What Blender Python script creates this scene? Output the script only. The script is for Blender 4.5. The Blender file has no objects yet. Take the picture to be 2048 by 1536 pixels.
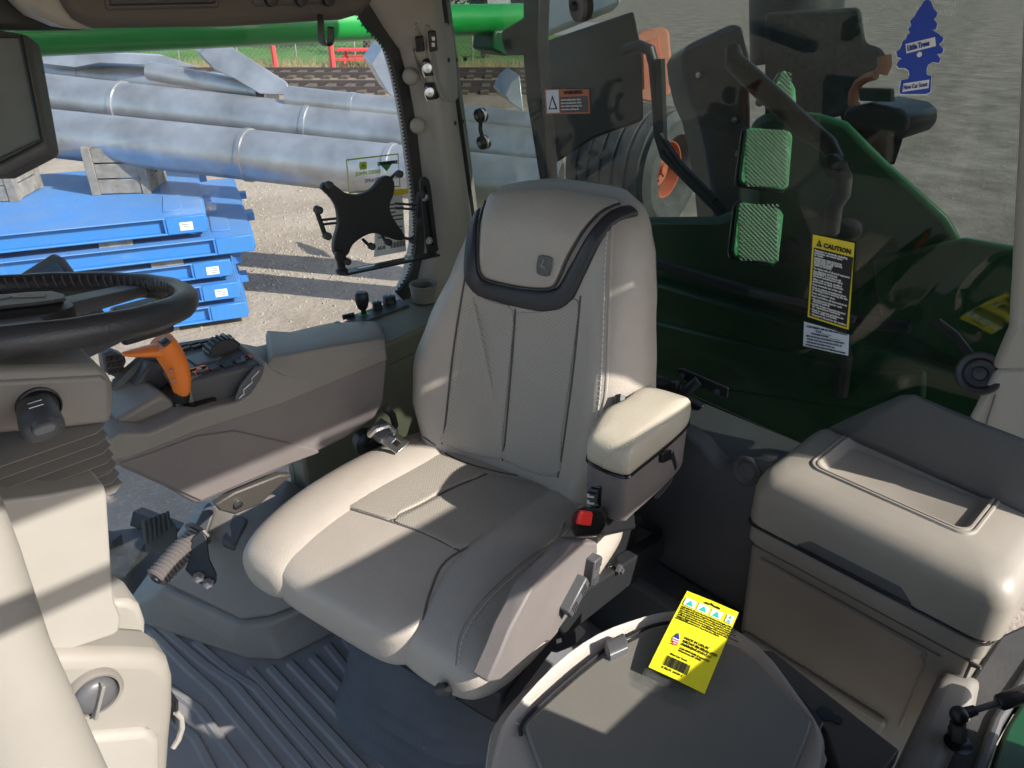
import bpy, bmesh, math, random
from mathutils import Vector, Matrix
from mathutils.bvhtree import BVHTree
random.seed(7)
R = math.radians
scene = bpy.context.scene
col = scene.collection

# ---------------------------------------------------------------- camera
FPX, PITCH, HEAD, CH = 1500.0, R(28.6), R(46.4), 1.4
cc, cs, cp, sp = math.cos(HEAD), math.sin(HEAD), math.cos(PITCH), math.sin(PITCH)
cam_d = bpy.data.cameras.new('camera'); cam = bpy.data.objects.new('camera', cam_d); col.objects.link(cam)
cam_d.sensor_width = 36.0; cam_d.lens = 36.0 * FPX / 2048.0
cam_d.clip_start = 0.02; cam_d.clip_end = 2000
cam.location = (0, 0, CH); cam.rotation_euler = (math.pi/2 - PITCH, 0, HEAD - math.pi/2)
scene.camera = cam
scene.render.resolution_x, scene.render.resolution_y = 1024, 768

# ---------------------------------------------------------------- light
SUN_HEAD, SUN_EL = R(110), R(36)            # heading the light travels to, height of the sun
Ld = Vector((math.cos(SUN_HEAD)*math.cos(SUN_EL), math.sin(SUN_HEAD)*math.cos(SUN_EL), -math.sin(SUN_EL)))
world = bpy.data.worlds.new('World'); scene.world = world; world.use_nodes = True
wn = world.node_tree.nodes; wl = world.node_tree.links
sky = wn.new('ShaderNodeTexSky'); sky.sky_type = 'NISHITA'; sky.sun_disc = False
sky.sun_elevation = SUN_EL; sky.sun_rotation = math.atan2(-Ld.x, -Ld.y)
sky.air_density = 1.0; sky.dust_density = 1.2; sky.ozone_density = 1.0
wl.new(sky.outputs[0], wn['Background'].inputs[0]); wn['Background'].inputs[1].default_value = 0.15
sun_d = bpy.data.lights.new('sun', 'SUN'); sun_d.energy = 4.2; sun_d.angle = R(0.6); sun_d.color = (1.0, .95, .87)
sun = bpy.data.objects.new('sun', sun_d); col.objects.link(sun)
sun.rotation_euler = Ld.to_track_quat('-Z', 'Y').to_euler(); sun.location = (3, -6, 6)
vs = scene.view_settings
vs.view_transform = 'Standard'; vs.look = 'None'; vs.gamma = 1; vs.use_curve_mapping = False; vs.exposure = 0.85
try:
    scene.cycles.max_bounces = 5; scene.cycles.diffuse_bounces = 3; scene.cycles.glossy_bounces = 2; scene.cycles.transparent_max_bounces = 14; scene.cycles.use_adaptive_sampling = True; scene.cycles.adaptive_threshold = .02; scene.cycles.use_light_tree = False
    scene.cycles.sample_clamp_indirect = 6
except Exception: pass

# ---------------------------------------------------------------- points
def D(px, py):
    u = (px-1024)/FPX; v = (py-768)/FPX
    fw = cp - v*sp; dn = sp + v*cp
    return Vector((fw*cc + u*cs, fw*cs - u*cc, -dn))
def P(px, py, X=None, Y=None, Z=None, t=None):
    d = D(px, py)
    if X is not None: t = X/d.x
    elif Y is not None: t = Y/d.y
    elif Z is not None: t = (Z-CH)/d.z
    return Vector((0, 0, CH)) + d*t
def PL(lst, **k): return [P(a, b, **k) for a, b in lst]
def B(r, f, z=0.0): return Vector((f*cc + r*cs, f*cs - r*cc, z))     # right / ahead of the door, on the map
V = Vector

# ---------------------------------------------------------------- mesh helpers
origin = {}
class M:
    def __init__(s): s.v = []; s.f = []; s.mi = []; s.cur = 0
    def add(s, vs_, fs):
        b = len(s.v); s.v += [V(p) for p in vs_]; s.f += [[b+i for i in f] for f in fs]; s.mi += [s.cur]*len(fs); return s
    def box(s, a, b, mx=None):
        x0, y0, z0 = a; x1, y1, z1 = b
        p = [V(q) for q in ((x0,y0,z0),(x1,y0,z0),(x1,y1,z0),(x0,y1,z0),(x0,y0,z1),(x1,y0,z1),(x1,y1,z1),(x0,y1,z1))]
        if mx: p = [mx @ q for q in p]
        return s.add(p, [(3,2,1,0),(4,5,6,7),(0,1,5,4),(1,2,6,5),(2,3,7,6),(3,0,4,7)])
    def cbox(s, c, size, ax=None):          # box round c, ax = three unit axes
        ax = ax or (V((1,0,0)), V((0,1,0)), V((0,0,1))); c = V(c)
        p = [c + ax[0]*size[0]*i/2 + ax[1]*size[1]*j/2 + ax[2]*size[2]*k/2 for k in (-1,1) for i,j in ((-1,-1),(1,-1),(1,1),(-1,1))]
        return s.add(p, [(3,2,1,0),(4,5,6,7),(0,1,5,4),(1,2,6,5),(2,3,7,6),(3,0,4,7)])
    def prism(s, pts, vec):
        pts = [V(p) for p in pts]; vec = V(vec); n = len(pts)
        nn = V((0,0,0))
        for i in range(n): nn += pts[i].cross(pts[(i+1) % n])
        if nn.dot(vec) > 0: pts = pts[::-1]
        return s.add(pts + [p+vec for p in pts], [list(range(n)), list(range(2*n-1, n-1, -1))] + [[(i+1)%n, i, n+i, n+(i+1)%n] for i in range(n)])
    def loft(s, rings, caps=True, closed=True):
        n = len(rings[0]); fs = []
        for a in range(len(rings)-1):
            for i in range(n if closed else n-1):
                j = (i+1) % n; fs.append([a*n+i, a*n+j, (a+1)*n+j, (a+1)*n+i])
        if caps and closed: fs += [list(range(n))[::-1], [(len(rings)-1)*n+i for i in range(n)]]
        return s.add([p for r_ in rings for p in r_], fs)
    def tube(s, pts, r, n=10, sq=None):
        pts = [V(p) for p in pts]; m = len(pts)
        rr = r if isinstance(r, (list, tuple)) else [r]*m
        rings = []; up = V((0,0,1))
        T0 = (pts[1]-pts[0]).normalized()
        if abs(T0.dot(up)) > .95: up = V((1,0,0))
        for i in range(m):
            T = (pts[min(i+1,m-1)]-pts[max(i-1,0)]).normalized()
            a = T.cross(up).normalized(); up = a.cross(T).normalized(); k = sq or (1,1)
            rings.append([pts[i] + (a*math.cos(q)*k[0] + up*math.sin(q)*k[1])*rr[i] for q in [2*math.pi*j/n for j in range(n)]])
        return s.loft([r_[::-1] for r_ in rings])
    def lathe(s, c, ax, prof, n=24):        # prof = (distance along ax, radius)
        c = V(c); ax = V(ax).normalized(); a = ax.orthogonal().normalized(); b = ax.cross(a)
        return s.loft([[c + ax*h + (a*math.cos(q)+b*math.sin(q))*r for q in [2*math.pi*j/n for j in range(n)]] for h, r in prof])
    def sell(s, c, ax, hs, n=20, e=4.0):    # super-ellipse ring list: c list of centres, hs list of half sizes
        rings = []
        for c_, (hw, hh) in zip(c, hs):
            rg = []
            for j in range(n):
                q = 2*math.pi*j/n; x, y = math.cos(q), math.sin(q)
                rg.append(V(c_) + ax[0]*hw*math.copysign(abs(x)**(2/e), x) + ax[1]*hh*math.copysign(abs(y)**(2/e), y))
            rings.append(rg)
        return s.loft(rings)
    def build(s, name, mat, parent=None, bevel=0, seg=2, smooth=40, sub=0, loc=None, label=None):
        me = bpy.data.meshes.new(name)
        o = bpy.data.objects.new(name, me); col.objects.link(o)
        if parent is not None:
            off = origin[parent]; o.parent = parent; lo = V((0,0,0)); origin[o] = off
        else:
            if loc is None:
                lo = V([ (min(p[i] for p in s.v)+max(p[i] for p in s.v))/2 for i in (0,1)] + [min(p[2] for p in s.v)])
            else: lo = V(loc)
            off = lo; origin[o] = lo
        o.location = lo
        me.from_pydata([p-off for p in s.v], [], s.f)
        mats = mat if isinstance(mat, (list, tuple)) else [mat]
        for m_ in mats: me.materials.append(m_)
        if len(mats) > 1: me.polygons.foreach_set('material_index', s.mi)
        bm = bmesh.new(); bm.from_mesh(me); bmesh.ops.recalc_face_normals(bm, faces=bm.faces); bm.to_mesh(me); bm.free()
        if smooth:
            me.polygons.foreach_set('use_smooth', [True]*len(me.polygons))
            me.set_sharp_from_angle(angle=R(smooth))
        if bevel:
            b = o.modifiers.new('bevel', 'BEVEL'); b.width = bevel; b.segments = seg; b.limit_method = 'ANGLE'; b.angle_limit = R(32)
        if sub:
            b = o.modifiers.new('sub', 'SUBSURF'); b.levels = b.render_levels = sub
        if label: o['label'] = label
        return o
def tag(o, label=None, cat=None, group=None, kind=None):
    if label: o['label'] = label
    if cat: o['category'] = cat
    if group: o['group'] = group
    if kind: o['kind'] = kind
    return o
def thing(name, loc, label, cat, group=None):
    o = bpy.data.objects.new(name, None); col.objects.link(o); o.location = loc; o.empty_display_size = .05
    origin[o] = V(loc); return tag(o, label, cat, group)
def bvh(m): return BVHTree.FromPolygons(m.v, m.f)
def hit(tree, px, py, off=0.0):
    d = D(px, py).normalized(); r_ = tree.ray_cast(V((0,0,CH)), d)
    if r_[0] is None: return None
    n = r_[1]
    if n.dot(d) > 0: n = -n
    return r_[0] + n*off, n
def smooth_path(pts, k=6):
    out = []
    n = len(pts)
    for i in range(n-1):
        p0, p1, p2, p3 = pts[max(i-1,0)], pts[i], pts[i+1], pts[min(i+2,n-1)]
        for j in range(k):
            t = j/k
            out.append(tuple(.5*((2*b) + (-a+c_)*t + (2*a-5*b+4*c_-d)*t*t + (-a+3*b-3*c_+d)*t**3) for a,b,c_,d in zip(p0,p1,p2,p3)))
    out.append(tuple(pts[-1])); return out
def seam(tree, pxs, r, name, mat, parent, off=0.0, k=6, n=6):
    pts = [h[0] for h in (hit(tree, *q, off) for q in smooth_path(pxs, k)) if h]
    if len(pts) < 3: return None
    return M().tube(pts, r, n).build(name, mat, parent)
def stitches(tree, pxs, name, mat, parent, step=.008, r=.0011, off=.001):
    pts = [h[0] for h in (hit(tree, *q, off) for q in smooth_path(pxs, 24)) if h]
    if len(pts) < 3: return None
    m = M(); acc = 0; a = pts[0]
    for p, q in zip(pts, pts[1:]):
        acc += (q-p).length
        if acc >= step:
            d = (q-a).normalized(); m.tube([a+d*step*.18, (a+q)/2 + V((0,0,0)), q-d*step*.18], r, 5); a = q; acc = 0
    o = m.build(name, mat, parent); o['kind'] = 'stuff'; return o
def ribbon(tree, pxs, w0, th, name, mat, parent, k=8, widths=None):
    """raised band of width w0 along a traced line on a surface"""
    sp_ = smooth_path(pxs, k); hh = [h for h in (hit(tree, *q[:2], 0) for q in sp_) if h]
    pts = [h[0] for h in hh]; ns = [h[1] for h in hh]; rings = []
    for i in range(len(pts)):
        T = (pts[min(i+1,len(pts)-1)]-pts[max(i-1,0)]).normalized(); n = (ns[max(i-1,0)]+ns[i]+ns[min(i+1,len(ns)-1)]).normalized(); s_ = T.cross(n).normalized()
        w = w0 if widths is None else widths(i/(len(pts)-1))
        rings.append([pts[i]+s_*w*a + n*b for a, b in ((-.5,-.006),(-.5,th*.3),(-.4,th),(-.15,th*1.25),(.15,th*1.25),(.4,th),(.5,th*.3),(.5,-.006))])
    return M().loft(rings).build(name, mat, parent, smooth=60)
def patch(tree, pxs, off, name, mat, parent, k=6, th=.004, res=14):
    """raised panel whose outline is traced on a surface (outline as closed pixel loop)"""
    lp = smooth_path(pxs + [pxs[0]], k)[:-1]
    cx = sum(q[0] for q in lp)/len(lp); cy = sum(q[1] for q in lp)/len(lp)
    rings = []
    for f in [1.0, .985, .95, .85, .7, .5, .3, .12]:
        rg = []
        for q in lp:
            h = None; ff = f
            while h is None and ff > .05: h = hit(tree, cx+(q[0]-cx)*ff, cy+(q[1]-cy)*ff, 0); ff -= .01
            rg.append(h)
        if any(h is None for h in rg): continue
        o_ = -.002 if f == 1.0 else (off*.7 if f == .985 else off)
        rings.append([h[0]+h[1]*o_ for h in rg])
    return M().loft(rings).build(name, mat, parent, smooth=50)
_txt = {}
def text(body, size, mx, name, mat, parent, align='LEFT', ext=0.0006, bold=0.0, sx=1.0, fit=None):
    c = bpy.data.curves.new('t', 'FONT'); c.body = body; c.size = size; c.align_x = align; c.extrude = ext; c.offset = bold; c.resolution_u = 2
    o = bpy.data.objects.new('t', c); col.objects.link(o)
    dg = bpy.context.evaluated_depsgraph_get(); dg.update()
    me = bpy.data.meshes.new_from_object(o.evaluated_get(dg)); col.objects.unlink(o); bpy.data.objects.remove(o)
    if fit: sx = fit/max(1e-6, max(v.co.x for v in me.vertices))
    m = M(); m.v = [mx @ V((v.co.x*sx, v.co.y, v.co.z)) for v in me.vertices]; m.f = [list(p.vertices) for p in me.polygons]; m.mi = [0]*len(m.f)
    bpy.data.meshes.remove(me)
    return m.build(name, mat, parent, smooth=0)
def frame(o, x, y):             # matrix from an origin and two directions
    x = V(x).normalized(); z = x.cross(V(y)).normalized(); y = z.cross(x)
    return Matrix(((x.x,y.x,z.x,o[0]),(x.y,y.y,z.y,o[1]),(x.z,y.z,z.z,o[2]),(0,0,0,1)))

# ---------------------------------------------------------------- materials
def mat(name, c, rough=.55, metal=0, spec=.5, bump=0, bs=200, var=0.0, vs_=6, c2=None, coat=0, kind='noise', dust=0.0):
    m = bpy.data.materials.new(name); m.use_nodes = True
    N, L = m.node_tree.nodes, m.node_tree.links; b = N['Principled BSDF']
    b.inputs['Roughness'].default_value = rough; b.inputs['Metallic'].default_value = metal
    b.inputs['Specular IOR Level'].default_value = spec; b.inputs['Coat Weight'].default_value = coat
    b.inputs['Base Color'].default_value = (*c, 1)
    tc = N.new('ShaderNodeTexCoord')
    if var or c2:
        n = N.new('ShaderNodeTexNoise'); n.inputs['Scale'].default_value = vs_; n.inputs['Detail'].default_value = 3; n.inputs['Roughness'].default_value = .65
        L.new(tc.outputs['Object'], n.inputs['Vector'])
        r = N.new('ShaderNodeValToRGB'); r.color_ramp.elements[0].position = .32; r.color_ramp.elements[1].position = .68
        a = c2 or tuple(x*(1-var) for x in c); d = c if c2 else tuple(min(1, x*(1+var)) for x in c)
        r.color_ramp.elements[0].color = (*a, 1); r.color_ramp.elements[1].color = (*d, 1)
        L.new(n.outputs['Fac'], r.inputs['Fac']); out = r.outputs['Color']
        if dust:
            n2 = N.new('ShaderNodeTexNoise'); n2.inputs['Scale'].default_value = 260; n2.inputs['Detail'].default_value = 3
            L.new(tc.outputs['Object'], n2.inputs['Vector'])
            r2 = N.new('ShaderNodeValToRGB'); r2.color_ramp.elements[0].position = .66; r2.color_ramp.elements[1].position = .78
            L.new(n2.outputs['Fac'], r2.inputs['Fac'])
            mu = N.new('ShaderNodeMath'); mu.operation = 'MULTIPLY'; mu.inputs[1].default_value = dust; L.new(r2.outputs['Color'], mu.inputs[0])
            mx = N.new('ShaderNodeMixRGB'); mx.inputs[2].default_value = (.5,.46,.4,1); L.new(mu.outputs[0], mx.inputs[0]); L.new(out, mx.inputs[1]); out = mx.outputs[0]
        L.new(out, b.inputs['Base Color'])
        rr = N.new('ShaderNodeMapRange'); rr.inputs['To Min'].default_value = max(0, rough-.08); rr.inputs['To Max'].default_value = min(1, rough+.1)
        L.new(n.outputs['Fac'], rr.inputs['Value']); L.new(rr.outputs[0], b.inputs['Roughness'])
    if bump:
        if kind == 'voronoi':
            t = N.new('ShaderNodeTexVoronoi'); t.feature = 'F1'
            t.inputs['Scale'].default_value = bs; o = t.outputs['Distance']
        elif kind == 'wave':
            t = N.new('ShaderNodeTexWave'); t.inputs['Scale'].default_value = bs; t.inputs['Distortion'].default_value = 1; o = t.outputs['Fac']
        else:
            t = N.new('ShaderNodeTexNoise'); t.inputs['Scale'].default_value = bs; t.inputs['Detail'].default_value = 1; o = t.outputs['Fac']
        L.new(tc.outputs['Object'], t.inputs['Vector'])
        bu = N.new('ShaderNodeBump'); bu.inputs['Strength'].default_value = bump; bu.inputs['Distance'].default_value = .002
        L.new(o, bu.inputs['Height']); L.new(bu.outputs[0], b.inputs['Normal'])
    return m
def perf(name, c, axes, scale, hole=.25, dark=.35):
    m = mat(name, c, .5, bump=.0); N, L = m.node_tree.nodes, m.node_tree.links; b = N['Principled BSDF']
    tc = N.new('ShaderNodeTexCoord'); sx = N.new('ShaderNodeSeparateXYZ'); cb = N.new('ShaderNodeCombineXYZ')
    L.new(tc.outputs['Object'], sx.inputs[0]); L.new(sx.outputs[axes[0]], cb.inputs[0]); L.new(sx.outputs[axes[1]], cb.inputs[1])
    mp = N.new('ShaderNodeMapping'); mp.inputs['Rotation'].default_value = (0,0,R(45)); L.new(cb.outputs[0], mp.inputs[0])
    v = N.new('ShaderNodeTexVoronoi'); v.voronoi_dimensions = '2D'; v.inputs['Randomness'].default_value = 0; v.inputs['Scale'].default_value = scale
    L.new(mp.outputs[0], v.inputs['Vector'])
    r = N.new('ShaderNodeValToRGB'); r.color_ramp.elements[0].position = hole*.7; r.color_ramp.elements[1].position = hole
    r.color_ramp.elements[0].color = (*[x*dark for x in c], 1); r.color_ramp.elements[1].color = (*c, 1)
    L.new(v.outputs['Distance'], r.inputs[0]); L.new(r.outputs[0], b.inputs['Base Color'])
    bu = N.new('ShaderNodeBump'); bu.inputs['Strength'].default_value = .5; bu.inputs['Distance'].default_value = .002
    L.new(v.outputs['Distance'], bu.inputs['Height']); L.new(bu.outputs[0], b.inputs['Normal'])
    return m
def glass(name, c, dust=.03, gloss=1.0):
    m = bpy.data.materials.new(name); m.use_nodes = True; N, L = m.node_tree.nodes, m.node_tree.links
    N.remove(N['Principled BSDF']); out = N['Material Output']
    t = N.new('ShaderNodeBsdfTransparent'); t.inputs[0].default_value = (*c, 1)
    g = N.new('ShaderNodeBsdfGlossy'); g.inputs['Roughness'].default_value = .0
    lw = N.new('ShaderNodeLayerWeight'); lw.inputs[0].default_value = .5
    pw = N.new('ShaderNodeMath'); pw.operation = 'POWER'; pw.inputs[1].default_value = 4.5; L.new(lw.outputs['Facing'], pw.inputs[0])
    fr = N.new('ShaderNodeMapRange'); fr.inputs['To Min'].default_value = .028*gloss; fr.inputs['To Max'].default_value = .7; L.new(pw.outputs[0], fr.inputs[0])
    mx = N.new('ShaderNodeMixShader'); L.new(fr.outputs[0], mx.inputs[0]); L.new(t.outputs[0], mx.inputs[1]); L.new(g.outputs[0], mx.inputs[2])
    d = N.new('ShaderNodeBsdfDiffuse'); d.inputs[0].default_value = (.6,.6,.58,1)
    tc = N.new('ShaderNodeTexCoord'); n = N.new('ShaderNodeTexNoise'); n.inputs['Scale'].default_value = 14; n.inputs['Detail'].default_value = 4; n.inputs['Roughness'].default_value = .75
    L.new(tc.outputs['Object'], n.inputs[0])
    r = N.new('ShaderNodeMapRange'); r.inputs['From Min'].default_value = .35; r.inputs['From Max'].default_value = .75; r.inputs['To Min'].default_value = dust*.25; r.inputs['To Max'].default_value = dust
    L.new(n.outputs['Fac'], r.inputs[0])
    m2 = N.new('ShaderNodeMixShader'); L.new(r.outputs[0], m2.inputs[0]); L.new(mx.outputs[0], m2.inputs[1]); L.new(d.outputs[0], m2.inputs[2])
    L.new(m2.outputs[0], out.inputs[0]); return m
def creases(m, sc=26, st=.35):
    N, L = m.node_tree.nodes, m.node_tree.links; b = N['Principled BSDF']; old = b.inputs['Normal'].links[0].from_node
    tc = N.new('ShaderNodeTexCoord'); n = N.new('ShaderNodeTexNoise'); n.inputs['Scale'].default_value = sc; n.inputs['Detail'].default_value = 2; n.inputs['Distortion'].default_value = 1.2; L.new(tc.outputs['Object'], n.inputs[0])
    bu = N.new('ShaderNodeBump'); bu.inputs['Strength'].default_value = st; bu.inputs['Distance'].default_value = .006; L.new(n.outputs['Fac'], bu.inputs['Height']); L.new(old.outputs[0], bu.inputs['Normal']); L.new(bu.outputs[0], b.inputs['Normal'])
def aff(o, x, y):               # same, keeping the slant of the second direction
    m = frame(o, x, y); y = V(y).normalized()
    for i in range(3): m[i][1] = y[i]
    return m
def ground_mat(name, c1, c2, c3, sc=.6, peb=(.55,.5,.42)):
    m = bpy.data.materials.new(name); m.use_nodes = True; N, L = m.node_tree.nodes, m.node_tree.links; b = N['Principled BSDF']; b.inputs['Roughness'].default_value = .95
    b.inputs['Specular IOR Level'].default_value = .15
    tc = N.new('ShaderNodeTexCoord')
    def noise(s_, d): 
        n = N.new('ShaderNodeTexNoise'); n.inputs['Scale'].default_value = s_; n.inputs['Detail'].default_value = d; n.inputs['Roughness'].default_value = .7; L.new(tc.outputs['Object'], n.inputs[0]); return n
    n1 = noise(sc, 5); r1 = N.new('ShaderNodeValToRGB'); e = r1.color_ramp.elements; e[0].position = .35; e[1].position = .65
    e[0].color = (*c1,1); e[1].color = (*c3,1); x = e.new(.5); x.color = (*c2,1); L.new(n1.outputs['Fac'], r1.inputs[0])
    v = N.new('ShaderNodeTexVoronoi'); v.inputs['Scale'].default_value = 22; L.new(tc.outputs['Object'], v.inputs[0])
    r2 = N.new('ShaderNodeValToRGB'); r2.color_ramp.elements[0].position = .05; r2.color_ramp.elements[1].position = .3
    r2.color_ramp.elements[0].color = (1,1,1,1); r2.color_ramp.elements[1].color = (0,0,0,1); L.new(v.outputs['Distance'], r2.inputs[0])
    n2 = noise(3, 3); mu = N.new('ShaderNodeMath'); mu.operation = 'MULTIPLY'; L.new(r2.outputs[0], mu.inputs[0]); L.new(n2.outputs['Fac'], mu.inputs[1])
    mx = N.new('ShaderNodeMixRGB'); mx.inputs[2].default_value = (*peb,1); L.new(mu.outputs[0], mx.inputs[0]); L.new(r1.outputs[0], mx.inputs[1])
    n3 = noise(40, 3); r3 = N.new('ShaderNodeMapRange'); r3.inputs['To Min'].default_value = .7; r3.inputs['To Max'].default_value = 1.3; L.new(n3.outputs['Fac'], r3.inputs[0])
    hv = N.new('ShaderNodeVectorMath'); hv.operation = 'SCALE'; L.new(mx.outputs[0], hv.inputs[0]); L.new(r3.outputs[0], hv.inputs['Scale'])
    L.new(hv.outputs[0], b.inputs['Base Color'])
    bu = N.new('ShaderNodeBump'); bu.inputs['Strength'].default_value = .9; bu.inputs['Distance'].default_value = .03; n4 = noise(9, 5); L.new(n4.outputs['Fac'], bu.inputs['Height']); L.new(bu.outputs[0], b.inputs['Normal'])
    return m
LEA = (.405,.358,.312)
MT = dict(
 leather = mat('leather', LEA, .40, bump=.2, bs=380, var=.04, vs_=9, kind='voronoi'),
 perf_back = perf('leather_perforated_back', (.385,.347,.304), (1,2), 170, .17, .45),
 perf_seat = perf('leather_perforated_seat', (.335,.30,.255), (0,1), 210, .22, 1.35),
 black_leather = mat('black_leather', (.028,.028,.032), .42, bump=.15, bs=420, kind='voronoi'),
 seam = mat('seam_shadow_thread', (.10,.09,.08), .8), thread = mat('pale_thread', (.62,.58,.52), .7),
 beige = mat('beige_plastic', (.33,.305,.27), .5, bump=.07, bs=1100, var=.05, vs_=5, dust=.12),
 taupe = mat('taupe_plastic', (.16,.138,.132), .55, bump=.15, bs=700, var=.06, vs_=8, dust=.25),
 grey = mat('warm_grey_plastic', (.21,.192,.17), .5, bump=.15, bs=700, var=.05, vs_=8, dust=.2),
 dkgrey = mat('dark_grey_plastic', (.075,.075,.078), .5, bump=.15, bs=700, var=.08, dust=.2),
 cooler = mat('cooler_plastic', (.275,.247,.212), .46, bump=.10, bs=900, var=.06, vs_=7, dust=.25),
 black = mat('black_plastic', (.018,.018,.02), .42, bump=.1, bs=400),
 gloss = mat('gloss_black', (.01,.01,.011), .15), rubber = mat('rubber', (.03,.03,.032), .75, bump=.3, bs=120, var=.2, c2=(.05,.048,.045)),
 bellow = mat('bellows_rubber', (.11,.114,.125), .7, bump=.2, bs=200, var=.15, dust=.3),
 floor = mat('floor_rubber', (.19,.19,.20), .65, bump=.25, bs=260, c2=(.25,.235,.22), vs_=3, dust=.5),
 olive = mat('olive_trim', (.20,.19,.135), .55, bump=.15, bs=600, var=.06),
 steel = mat('zinc_steel', (.62,.62,.62), .3, 1), galv = mat('galvanised', (.52,.525,.54), .36, .7, bump=.2, bs=9, c2=(.33,.325,.32), vs_=1.8),
 dsteel = mat('black_steel', (.03,.032,.035), .45, .3, bump=.15, bs=150),
 orange = mat('orange_grip', (.82,.21,.03), .42, var=.04), red = mat('red_button', (.75,.03,.025), .35),
 yellow = mat('yellow_card', (.88,.80,.02), .5, var=.03), yellow2 = mat('yellow_label', (.80,.62,.03), .45),
 white = mat('white_print', (.80,.80,.78), .5), ink = mat('black_ink', (.012,.012,.014), .5), blueink = mat('blue_ink', (.02,.04,.30), .5),
 teal = mat('teal_print', (.02,.50,.40), .5), redink = mat('red_ink', (.70,.06,.06), .5),
 frost = mat('pale_blue_label', (.62,.68,.78), .5), blue_card = mat('blue_card', (.015,.06,.42), .6, var=.05, vs_=40),
 screen = mat('screen_glass', (.02,.03,.033), .12, c2=(.03,.04,.045), coat=.5), dim_screen = mat('hazy_screen', (.18,.19,.18), .25, c2=(.13,.14,.135), vs_=5),
 emblem = mat('emblem_grey', (.09,.09,.095), .4),
 green = mat('green_paint', (.015,.30,.055), .3, coat=.3, var=.06, vs_=3), shade_green = mat('shaded_green_paint', (.006,.085,.026), .4, c2=(.008,.05,.018), vs_=2),  # second green is darkened, putting shade into the paint colour
 blue = mat('blue_paint', (.035,.20,.58), .42, c2=(.05,.20,.47), vs_=4, dust=.5), blued = mat('blue_diamond_plate', (.06,.22,.54), .5, bump=.8, bs=18, c2=(.12,.23,.45), vs_=1.6, kind='voronoi', dust=.4),
 wood = mat('weathered_wood', (.30,.265,.23), .85, bump=.5, bs=30, c2=(.17,.15,.13), vs_=9), tyre = mat('tyre_rubber', (.10,.10,.10), .8, bump=.3, bs=60, c2=(.05,.05,.052), vs_=5),
 rim = mat('orange_rim', (.55,.14,.07), .55, c2=(.40,.11,.06), vs_=8), rust = mat('faded_orange', (.50,.17,.08), .6, c2=(.40,.15,.09), vs_=3),
 glass = glass('side_glass', (.95,.975,.97), .05), tint = glass('tinted_glass', (.555,.60,.57), .012), clear = glass('clear_plastic', (.94,.95,.95), .05),
 ground = ground_mat('dirt_yard', (.27,.215,.17), (.34,.275,.22), (.41,.34,.275)), gravel = ground_mat('grey_gravel', (.15,.125,.108), (.22,.188,.162), (.30,.258,.225), .9),
 ballast = ground_mat('ballast', (.17,.13,.11), (.22,.17,.14), (.26,.2,.17), 2), grass = ground_mat('grass', (.05,.13,.03), (.08,.19,.04), (.12,.22,.06), .5, (.14,.22,.07)),
 bark = mat('bark', (.10,.075,.055), .9, bump=.6, bs=12, var=.3), leaf = mat('leaf', (.065,.10,.035), .6, c2=(.035,.06,.02), vs_=2), dry = mat('dry_weed', (.35,.28,.15), .8, var=.2),
 railsteel = mat('rail', (.12,.09,.08), .5, .6), bldg = mat('pale_siding', (.55,.56,.55), .7, var=.06), road = mat('asphalt_far', (.30,.29,.29), .85, var=.1),
 over = mat('overhead_brown', (.085,.074,.064), .55, bump=.12, bs=900, var=.05),
 tan = mat('dark_bracket_brown', (.055,.048,.042), .5, bump=.2, bs=200), silver = mat('foil', (.75,.75,.76), .25, 1, bump=.6, bs=90), mesh_green = mat('sunlit_green_panel', (.02,.22,.07), .55, bump=1.0, bs=70, kind='voronoi'),
)

creases(MT['leather'], 14, .09)
# ================================================================ the cab as a setting
def PN(px, py, o, n):
    d = D(px, py); c0 = V((0,0,CH)); return c0 + d*((V(o)-c0).dot(n)/d.dot(n))
RGn = V((1,0,.14)).normalized(); RGo = V((1.36,0,.55))
def RG(px, py, off=0.0): return PN(px, py, RGo, RGn) - RGn*off
def rgx(z): return 1.36 - .14*(z-.55)
FULL = lambda s_: tag(s_, kind='structure')

# floor with raised ridges
flo = FULL(M().box((-.75,-.02,-.09),(1.42,1.62,0)).build('floor', MT['floor'], loc=(.3,.8,0)))
base = M().prism([(0,-.0085,0),(0,-.004,.005),(0,.004,.005),(0,.0085,0)], (.48,0,0))
def ridge(a, b, first=[None]):
    a, b = V(a), V(b); d = b-a
    m = M(); pr = [(-.011,0),(-.006,.0065),(.006,.0065),(.011,0)]; s_ = V((-d.y,d.x,0)).normalized()
    m.prism([a + s_*q + V((0,0,h)) for q, h in pr], d)
    return m.build('ridge', MT['floor'], flo, smooth=0)
for i, ((x0,y0),(x1,y1)) in enumerate([((500,1340),(770,1640)),((540,1336),(820,1640)),((580,1326),(880,1640)),((625,1315),(930,1640)),((655,1290),(720,1372)),((690,1278),(745,1345))]):
    ridge(P(x0,y0,Z=0), P(x1,y1,Z=0))
for pts in ([(310,1245),(410,1330),(470,1370),(700,1640)],[(300,1262),(380,1340),(430,1385),(640,1640)],[(390,1285),(460,1345),(510,1375),(740,1640)],[(330,1370),(400,1420),(560,1640)],[(340,1435),(390,1475),(480,1640)]):
    m = M(); q = [P(a,b,Z=0) for a,b in pts]; rings = []
    for i, p in enumerate(q):
        d = (q[min(i+1,len(q)-1)]-q[max(i-1,0)]).normalized(); s_ = V((-d.y,d.x,0))
        rings.append([p+s_*a+V((0,0,h)) for a,h in ((-.011,0),(-.006,.0065),(.006,.0065),(.011,0))])
    m.loft(rings).build('ridge', MT['floor'], flo, smooth=0)
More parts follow.
